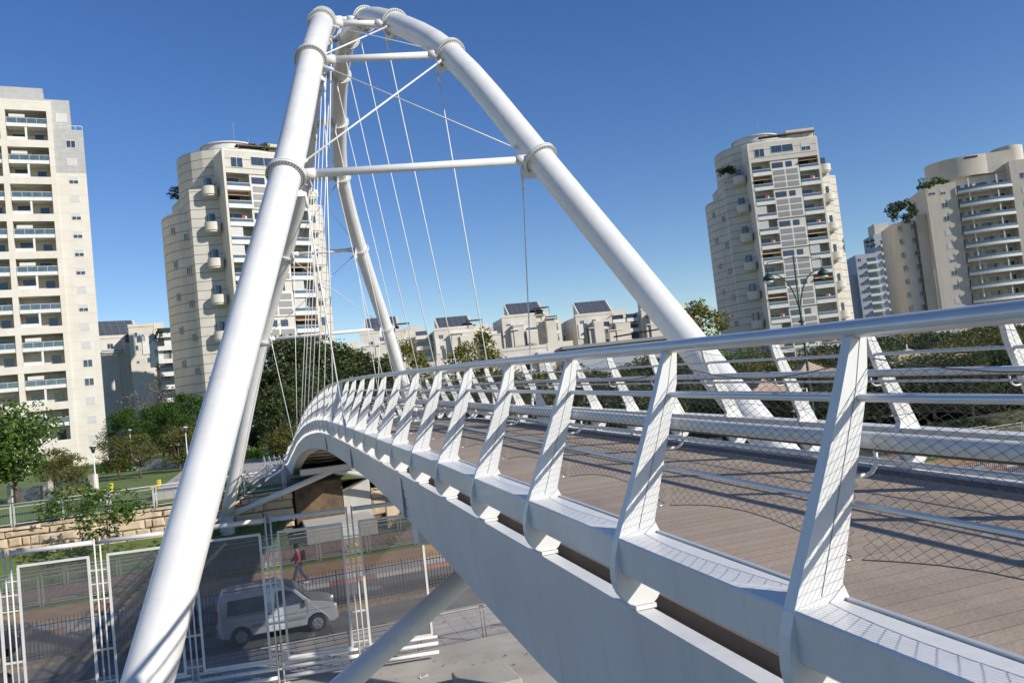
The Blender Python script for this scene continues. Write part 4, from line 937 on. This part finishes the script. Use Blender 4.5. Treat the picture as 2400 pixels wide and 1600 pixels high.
q.build('crown', pt)
# ================================================================ STREET FURNITURE, VEHICLES, PEOPLE
def ground_z(px, D): pass
# green twin-arm lamp, right
p = at(1925, 990, 24); 
def solve(px, py, D): v = at(px, py, D); return v
top = at(1845, 600, 42); base = at(1912, 1010, 42)
lp = thing('street_lamp', 'dark green twin arm street lamp in front of the right round tower', 'street lamp', (base.x, base.y, .2))
H_ = top.z-.2
m = MB(); m.tube([(0, 0, 0), (0, 0, 2.2), (0, 0, 2.25), (0, 0, H_*.72), (0, 0, H_)], .1, LAMPG, 12, radii=[.11, .10, .07, .06, .035])
for z in (H_*.70, H_*.72, 2.2): m.tube([(0, 0, z), (0, 0, z+.12)], .15, LAMPG, 12)
m.build('pole', lp)
vx = Vector((cos(-PHI+.1), sin(-PHI+.1), 0))
for sd, k in ((-1, 0), (1, 1)):
    pts = []
    for i in range(13):
        t_ = i/12*pi*.56; pts.append(vx*sd*1.25*(1-cos(t_)) + Vector((0, 0, H_*.73 + (H_*.20)*sin(t_))))
    e = pts[-1]; m = MB(); m.tube(pts, .035, LAMPG, 8); m.tube([Vector((0, 0, H_-.1)), Vector((vx.x*sd*1.45, vx.y*sd*1.45, H_-.25))], .022, LAMPG, 6); m.tube([e, Vector((vx.x*sd*1.45, vx.y*sd*1.45, H_-.25))], .02, LAMPG, 6)
    arm = m.build('arm', lp)
    m = MB(); q = [(0, .07), (-.10, .11), (-.15, .22), (-.26, .28), (-.36, .29)]
    m.tube([e+Vector((0, 0, .12+z)) for z, r_ in q], .1, LAMPG, 16, radii=[r_ for z, r_ in q]); 
    m.build('lamp_shade', arm); m = MB(); m.tube([e+Vector((0, 0, z)) for z in (-.30, -.36, -.44)], .2, PARA, 14, radii=[.24, .20, .06]); m.build('lamp_glass', arm)
def park_lamp(px, py_base, D, h, label):
    b_ = at(px, py_base, D); t = thing('park_lamp', label, 'lamp post', (b_.x, b_.y, TZ), 0, 'white park lamps')
    m = MB(); m.tube([(0, 0, 0), (0, 0, .1), (0, 0, h)], .06, PARA, 10, radii=[.07, .06, .04]); m.build('pole', t)
    m = MB(); m.cyl((0, 0), .35, 0, .1, CONCL, 12); m.build('base', t)
    m = MB(); m.tube([(0, 0, h), (0, 0, h+.45)], .1, GLASS, 10, radii=[.08, .22]); m.tube([(0, 0, h+.45), (0, 0, h+.56)], .1, PARA, 12, radii=[.28, .1]); m.build('lamp_head', t)
    return t
park_lamp(226, 1153, 57, 3.35, 'tall white park lamp standing on the lawn near the stepped fence')
park_lamp(440, 1075, 72, 3.9, 'white park lamp just left of the big arch leg')
park_lamp(308, 1060, 100, 4.2, 'small white park lamp half hidden among the olive trees')
park_lamp(545, 1050, 84, 4.0, 'white park lamp between the two left arch legs')
# park bits: dark low walls, bench, play things, bollards
for px, D, w_, lb_ in ((55, 64, 3.0, 'dark low wall with pale end pillar at the far left of the lawn'), (150, 68, 4.2, 'dark low wall with pale end pillars behind the forked tree'), (372, 92, 6.0, 'dark low wall with a pale pillar behind the olive trees')):
    b_ = at(px, 1000, D); t = thing('garden_wall', lb_, 'wall', (b_.x, b_.y, TZ), -PHI-.25, 'dark garden walls on the lawn')
    m = MB(); m.box((-w_/2, 0, 0), (w_/2, .25, 1.1), TILE); m.build('panel', t); m = MB(); m.box((w_/2+.01, -.1, 0), (w_/2+.55, .4, 1.35), PALE); m.box((-w_/2-.45, -.1, 0), (-w_/2-.01, .4, 1.35), PALE); m.build('pillar', t)
b_ = at(158, 1000, 61); t = thing('park_bench', 'brown wooden park bench under the forked tree', 'bench', (b_.x, b_.y, TZ), -PHI)
m = MB()
for i in range(4): m.box((-.9, -.25+i*.13, .43), (.9, -.15+i*.13, .47), SOIL)
m.build('seat', t); m = MB()
for i in range(3): m.box((-.9, .28, .55+i*.14), (.9, .31, .65+i*.14), SOIL)
m.build('backrest', t)
for x in (-.75, .7): m = MB(); m.box((x, -.22, 0), (x+.06, .3, .43), BLACK); m.build('leg', t)
def box_thing(name, label, cat, px, D, z, parts, rz=0, group=None):
    b_ = at(px, 1000, D); t = thing(name, label, cat, (b_.x, b_.y, z), -PHI+rz, group)
    for nm, bl_ in parts:
        m = MB()
        for f in bl_: f(m)
        m.build(nm, t, .01)
    return t
def rider(name, label, px, D, c1, group=None):
    return box_thing(name, label, 'spring rider', px, D, TZ, [('seat', [lambda m: m.box((-.35, -.1, .4), (.35, .1, .55), c1), lambda m: m.box((.2, -.12, .55), (.4, .12, .95), c1)]), ('spring', [lambda m: m.tube([(0.09*cos(i*.9), .09*sin(i*.9), i*.02) for i in range(21)], .02, BLACK, 5)])], 0, group)
rider('spring_rider', 'yellow spring rider on the lawn beside the lamp base', 240, 60, YEL, 'spring riders on the lawn')
rider('spring_rider', 'lime yellow spring rider behind the stepped mesh fence', 352, 58, YEL, 'spring riders on the lawn')
rider('spring_rider', 'red spring rider on the lawn just left of the arch leg', 410, 62, RED, 'spring riders on the lawn')
# canopies at right
def canopy(label, px, py, D, w_, d_, h, z):
    b_ = at(px, py, D); t = thing('shade_canopy', label, 'canopy', (b_.x, b_.y, z), -PHI+.1, 'sand coloured shade canopies')
    m = MB(); top_ = h+.9; c = [(-w_/2, -d_/2, h), (w_/2, -d_/2, h), (w_/2, d_/2, h), (-w_/2, d_/2, h)]
    n = 6; vs = []; 
    for (a, b2) in zip(c, c[1:]+c[:1]):
        for i in range(n):
            f = i/n; p0 = Vector(a).lerp(Vector(b2), f); p0.z += -.25*sin(pi*f); vs.append(p0)
    N = len(vs); vs2 = [Vector((v.x*.35, v.y*.35, h+.35)) for v in vs]; m.add(vs+vs2+[(0, 0, top_)], [(i, (i+1) % N, N+(i+1) % N, N+i) for i in range(N)]+[(N+i, N+(i+1) % N, 2*N) for i in range(N)], CANV); 
    m.add([v-Vector((0, 0, .03)) for v in vs+vs2]+[(0, 0, top_-.03)], [(N+i, N+(i+1) % N, (i+1) % N, i) for i in range(N)]+[(2*N, N+(i+1) % N, N+i) for i in range(N)], CANV); m.build('cover', t)
    for x, y, z_ in c: m = MB(); m.tube([(x, y, 0), (x, y, h)], .05, PARA, 6); m.build('pole', t)
    m = MB(); m.tube([(0, 0, h), (0, 0, top_+.3)], .05, PARA, 6); m.build('mast', t); return t
canopy('peaked sand coloured shade canopy seen through the net left of the first post', 1895, 880, 56, 4.6, 4, 3.3, 3.0)
canopy('low sand coloured shade canopy beside the peaked one, nearer the right arch leg', 1790, 915, 54, 4.0, 4, 2.5, 3.0)
canopy('wide sagging sand coloured canopy seen through the net right of the first post', 2130, 850, 60, 7.5, 5, 3.2, 3.2)
# van
vn = thing('delivery_van', 'silver blue compact delivery van driving right along the near road', 'van', (-2.15, 30.0, 0), 0)
VX = .0
prof = [(-2.08, .42), (-2.10, .75), (-2.08, 1.15), (-2.02, 1.62), (-1.92, 1.78), (-1.4, 1.83), (-.2, 1.84), (.30, 1.80), (.62, 1.66), (1.14, 1.14), (1.55, 1.06), (1.88, .96), (2.02, .80), (2.06, .58), (2.04, .36), (1.9, .28), (-1.95, .30)]
ARX = (-1.32, 1.33)
low_ = [(-1.95, .30)]
def with_arch(pr):
    out = [p for p in pr[:-1]]
    # bottom edge from front to rear with wheel arches
    for cx in (ARX[1], ARX[0]):
        for i in range(9): a = i*pi/8; out.append((cx+.37*cos(a), .30+.37*sin(a)))
    out.append((-1.95, .30)); return out
pr = with_arch(prof)
def inset(y):  # tumblehome
    return y
m = MB(); n = len(pr); W2 = .85
def vy(z, sd):
    t_ = max(0, z-1.0)/.84; return sd*(W2-.13*t_)
vs = [(x, vy(z, -1)+W2, z) for x, z in pr]+[(x, vy(z, 1)+W2, z) for x, z in pr]
m.add(vs, [tuple(range(n)), tuple(range(2*n-1, n-1, -1))]+[(i, n+i, n+(i+1) % n, (i+1) % n) for i in range(n)], VANP)
body = m.build('body', vn); md = body.modifiers.new('bevel', 'BEVEL'); md.width = .035; md.segments = 3; md.limit_method = 'ANGLE'; md.angle_limit = R(40)
def pane(name, pts, mt, off=.012, parent=vn):
    for sd in (-1, 1):
        m = MB(); q = [(x, vy(z, sd)+W2+sd*off, z) for x, z in pts]; q2 = [(x, vy(z, sd)+W2+sd*.003, z) for x, z in pts]; k = len(q)
        m.add(q+q2, [tuple(range(k)) if sd < 0 else tuple(range(k))[::-1]]+[(i, k+i, k+(i+1) % k, (i+1) % k) for i in range(k)], mt); m.build(name, parent)
pane('side_window', [(-1.75, 1.08), (-.42, 1.08), (-.42, 1.60), (-1.68, 1.60)], GLASS)
pane('front_window', [(-.10, 1.10), (.98, 1.12), (.58, 1.55), (.28, 1.66), (-.05, 1.66)], GLASS)
pane('side_strip', [(-.95, .56), (.95, .56), (.95, .66), (-.95, .66)], TILE, .03)
pane('door_seam', [(-.26, .42), (-.245, .42), (-.245, 1.7), (-.26, 1.7)], BLACK, .006)
pane('door_seam', [(1.0, .45), (1.012, .45), (1.012, 1.1), (1.0, 1.1)], BLACK, .006)
m = MB(); m.add([(.66, .12, 1.63), (.66, 1.58, 1.63), (1.15, 1.58, 1.155), (1.15, .12, 1.155)], [(0, 3, 2, 1)], GLASS); o = m.build('windscreen', vn); o.location = (.012, 0, .012)
for y in (.02, 1.42):
    m = MB(); m.box((1.86, y, .66), (2.05, y+.26, .88), HLIGHT); m.build('headlight', vn, .03)
    m = MB(); m.box((-2.115, y, .85), (-2.03, y+.18, 1.35), RLIGHT); m.build('tail_light', vn, .01)
m = MB(); m.box((1.95, .05, .34), (2.10, 1.65, .56), TILE); m.build('bumper', vn, .04); m = MB(); m.box((-2.15, .05, .34), (-2.0, 1.65, .56), TILE); m.build('bumper', vn, .04)
m = MB(); m.box((.92, -.17, 1.05), (1.04, .01, 1.22), TILE); m.build('mirror', vn, .02)
m = MB(); m.box((2.08, .58, .40), (2.112, 1.12, .52), YEL); m.build('number_plate', vn); m = MB(); m.box((-2.165, .58, .62), (-2.10, 1.12, .74), YEL); m.build('number_plate', vn)
m = MB(); m.box((2.03, .40, .60), (2.075, 1.30, .74), BLACK); m.build('grille', vn)
m = MB(); m.box((-1.9, -.012, .80), (1.85, .0, .815), TILE); m.box((-1.80, -.008, 1.02), (-.35, .0, 1.035), BLACK); m.build('body_crease', vn)
m = MB(); m.box((.10, .25, .6), (.55, .70, 1.35), BLACK); m.build('seat', vn, .05)
m = MB(); m.box((-.45, -.02, .92), (-.30, .02, .96), BLACK); m.build('door_handle', vn)
for cx in ARX:
    for y in (.10, 1.60):
        m = MB(); m.tube([(cx, y-.1, .31), (cx, y+.1, .31)], .31, TYRE, 28); wl = m.build('wheel', vn, .02)
        m = MB(); m.tube([(cx, y-.112 if y < 1 else y+.102, .31), (cx, y-.102 if y < 1 else y+.112, .31)], .2, CHROME, 20)
        for q in range(5):
            a = q*2*pi/5; yy = y-.118 if y < 1 else y+.118
            m.tube([(cx+.05*cos(a), yy, .31+.05*sin(a)), (cx+.18*cos(a), yy, .31+.18*sin(a))], .022, TILE, 5)
        m.build('rim', wl)
m = MB(); m.box((-1.8, .2, 1.86), (.1, .26, 1.90), TILE); m.box((-1.8, 1.44, 1.86), (.1, 1.5, 1.90), TILE); m.build('roof_rail', vn)
vn.scale = (.94, .94, .94); vn.location.x = -2.2; vn.location.y = 29.9
# dark vehicle and scooter at the far left
def small_car(label, x, y, col, rz=0):
    t = thing('parked_car', label, 'car', (x, y, 0), rz)
    pr = [(-2.1, .35), (-2.12, .8), (-1.95, 1.0), (-1.4, 1.05), (-.95, 1.42), (.45, 1.45), (1.05, 1.02), (1.85, .92), (2.1, .75), (2.1, .35)]
    m = MB(); n = len(pr); vs = [(a, (.12 if z > 1.1 else 0), z) for a, z in pr]+[(a, 1.7-(.12 if z > 1.1 else 0), z) for a, z in pr]
    m.add(vs, [tuple(range(n)), tuple(range(2*n-1, n-1, -1))]+[(i, n+i, n+(i+1) % n, (i+1) % n) for i in range(n)], col); m.build('body', t, .05)
    for yy, q in ((-.01+.06, 1), (1.65, -1)):
        m = MB(); w4 = [(-1.25, 1.03), (.85, 1.03), (.40, 1.36), (-.88, 1.36)]; m.add([(a, yy-.02*q, z) for a, z in w4], [(0, 1, 2, 3)], GLASS); m.build('side_window', t)
    for cx in (-1.3, 1.3):
        for yy in (.05, 1.65): m = MB(); m.tube([(cx, yy-.1, .31), (cx, yy+.1, .31)], .31, TYRE, 20); w2 = m.build('wheel', t); m = MB(); m.tube([(cx, yy-.112, .31), (cx, yy+.112, .31)], .18, CHROME, 16); m.build('rim', w2)
    return t
small_car('dark blue car on the far road at the left edge behind the screen', -13.0, 34.0, mat('dark_car_paint', (.03, .035, .06), .25, coat=.6))
# motor scooter with a white top box at left
sx = at(42, 1440, 33); sc = thing('motor_scooter', 'white and orange motor scooter behind the first glass screen at left', 'scooter', (-11.1, 30.2, 0))
m = MB(); m.tube([(-.6, 0, .45), (-.35, 0, .7), (.1, 0, .45), (.45, 0, .5), (.6, 0, .95)], .13, ORANGE, 10, radii=[.12, .17, .1, .12, .05]); m.build('body', sc)
m = MB(); m.box((-.9, -.25, .85), (-.4, .25, 1.35), PARA); m.build('top_box', sc, .04); m = MB(); m.box((-.38, -.16, .78), (.1, .16, .88), BLACK); m.build('seat', sc, .04)
m = MB(); m.tube([(.6, -.32, 1.02), (.62, 0, .98), (.6, .32, 1.02)], .02, BLACK, 6); m.build('handlebar', sc)
for cx in (-.55, .65): m = MB(); m.tube([(cx, -.06, .25), (cx, .06, .25)], .25, TYRE, 20); m.build('wheel', sc)
# ---- person: one continuous skinned body
def skin_body(name, verts, edges, radii, m, parent=None, sub=2):
    me = bpy.data.meshes.new(name); me.from_pydata(verts, edges, []); o = bpy.data.objects.new(name, me); S.collection.objects.link(o)
    if parent: o.parent = parent
    sk = o.modifiers.new('skin', 'SKIN'); sk.use_smooth_shade = True
    for i, r_ in enumerate(radii): me.skin_vertices[0].data[i].radius = (r_, r_*(.9)); me.skin_vertices[0].data[i].use_root = (i == 0)
    sb = o.modifiers.new('sub', 'SUBSURF'); sb.levels = sub; sb.render_levels = sub
    me.materials.append(m); return o
pe = thing('person', 'person in red top and jeans with dark backpack walking left on the far pavement', 'person', (-1.15, 37.55, .13), 0)
# facing -x; joints
pv = [(0, 0, .94), (0, 0, 1.12), (-.02, 0, 1.34), (-.03, 0, 1.46), (-.05, 0, 1.56), (-.06, 0, 1.66),
      (0, -.09, .90), (-.16, -.10, .50), (-.30, -.10, .10), (-.42, -.11, .03),
      (0, .09, .90), (.10, .10, .50), (.33, .10, .15), (.26, .11, .03),
      (-.02, -.19, 1.40), (.06, -.24, 1.14), (-.10, -.24, .93), (-.15, -.24, .86),
      (-.02, .19, 1.40), (-.12, .24, 1.16), (-.28, .22, 1.0), (-.33, .22, .95)]
pe_e = [(0, 1), (1, 2), (2, 3), (3, 4), (4, 5), (0, 6), (6, 7), (7, 8), (8, 9), (0, 10), (10, 11), (11, 12), (12, 13), (2, 14), (14, 15), (15, 16), (16, 17), (2, 18), (18, 19), (19, 20), (20, 21)]
pr_ = [.13, .13, .15, .065, .085, .09, .085, .06, .04, .035, .085, .06, .04, .035, .055, .042, .032, .03, .055, .042, .032, .03]
body = skin_body('body', pv, pe_e, pr_, SKIN, pe)
def sub_skin(name, idx, edges, grow, m, sub=2):
    mp = {j: i for i, j in enumerate(idx)}
    return skin_body(name, [pv[j] for j in idx], [(mp[a], mp[b_]) for a, b_ in edges], [pr_[j]+grow for j in idx], m, pe, sub)
sub_skin('red_top', [1, 0, 2, 14, 15, 16, 18, 19, 20], [(1, 0), (1, 2), (2, 14), (14, 15), (15, 16), (2, 18), (18, 19), (19, 20)], .02, RED)
sub_skin('jeans', [0, 6, 7, 8, 10, 11, 12], [(0, 6), (6, 7), (7, 8), (0, 10), (10, 11), (11, 12)], .018, JEAN)
m = MB(); m.cyl((-.045, 0), .112, 1.62, 1.70, HAIR, 16); m.tube([(-.02, 0, 1.56), (-.035, 0, 1.66), (-.05, 0, 1.75)], .1, HAIR, 14, radii=[.095, .115, .06]); m.build('hair', pe)
m = MB(); m.tube([(-.155, 0, 1.62), (-.185, 0, 1.60)], .014, SKIN, 6); m.build('nose', pe)
m = MB(); m.box((.13, -.15, 1.02), (.32, .15, 1.42), HAIR); m.build('backpack', pe, .05)
for x, y, z in ((-.42, -.11, .03), (.26, .11, .03)): m = MB(); m.box((x-.12, y-.05, -.0), (x+.14, y+.05, .08), PARA); m.build('shoe', pe, .03)
# blue coil sculpture / curled cable rack at the far end of the bridge
b_ = at(655, 1090, 63); t = thing('spiral_bike_rack', 'grey blue spiral hoop rack at the far left end of the bridge', 'bike rack', (b_.x, b_.y, TZ), 0)
m = MB(); m.tube([(0.05*i*.6-1.2, .75*cos(i*.5), .8+.75*sin(i*.5)) for i in range(0, 70)], .03, BLUEG, 6); m.build('coil', t)
m = MB(); m.box((-.5, -.3, 0), (.1, .3, .5), BLUEP); o = m.build('bin', None, .03); o.location = b_+Vector((1.0, .3, -b_.z+TZ)); tag(o, 'small bright blue box beside the end of the bridge', 'box')
# litter on the concrete, yellow flowers on the brick path verge
m = MB(); m.add([(0, 0, 0), (.22, .05, .02), (.25, .14, .05), (.04, .1, .0)], [(0, 1, 2, 3)], PARA); m.add([(0, 0, 0.004), (.04, .1, .004), (.02, .12, .05)], [(0, 1, 2)], PARA)
o = m.build('paper_scrap'); v = ray(985, 1590); tt = (0.31-7.5)/v.z; q = EYE+v*tt; o.location = q; tag(o, 'scrap of white paper on the pale concrete below the bridge', 'litter')
m = MB(); rnd = random.Random(2)
for i in range(90): leaf_cloud(m, rnd, (rnd.gauss(0, .18), rnd.gauss(0, .12), .1+rnd.uniform(0, .1)), .05, .05, .03, 4, .03, YEL if i % 2 else L_GREEN)
for px, lb_ in ((826, 'yellow flower tuft on the verge behind the second lattice strip'), (923, 'yellow flower tuft on the verge nearest the girder')):
    v = ray(px, 1283 if px < 900 else 1267); tt = (.2-7.5)/v.z; q = EYE+v*tt
    o = bpy.data.objects.new('flower_tuft', None)
    if 'FT' not in globals(): FT = m.mesh('flower_tuft')
    o = bpy.data.objects.new('flower_tuft', FT); S.collection.objects.link(o); o.location = q; tag(o, lb_, 'flowers', 'yellow flower tufts')

# fallen leaves, road covers
m = MB(); rnd = random.Random(21)
for i in range(1500):
    x = rnd.uniform(-14, 22); y = rnd.choice((rnd.uniform(24.8, 29.2), rnd.uniform(15, 24), rnd.uniform(36.9, 41), rnd.uniform(28.9, 29.6)))
    z = .32 if y < 24.5 else .15 if y < 28.85 else .012 if y < 32 else .19; s_ = rnd.uniform(.025, .06); a = rnd.uniform(0, 6.28)
    m.add([(x+s_*cos(a+q*1.57), y+s_*sin(a+q*1.57)*(.5 if q % 2 else 1), z+rnd.uniform(0, .02)) for q in range(4)], [(0, 1, 2, 3)], rnd.choice((CANV, BARK, L_OLIVE, SOIL)))
tag(m.build('fallen_leaves'), 'fallen dry leaves scattered on the road edge, pavement and concrete', 'leaves', None, 'stuff')
for x, y, lb_ in ((3.4, 30.6, 'round iron manhole cover in the near road right of the van'), (1.6, 35.0, 'round iron manhole cover in the far road')):
    m = MB(); m.cyl((0, 0), .33, .004, .016, TILE, 24); o = m.build('manhole_cover'); o.location = (x, y, 0.004); tag(o, lb_, 'manhole cover')
m = MB(); 
for (x, y, w_, d_) in ((-6, 29.4, 5.5, 1.1), (5.0, 30.9, 3.2, .9), (2.0, 34.2, 4, 1.0), (-9, 35.6, 6, .7)): m.box((x, y, .005), (x+w_, y+d_, .0095), ASPHP)
o = struct('road_patches', m)
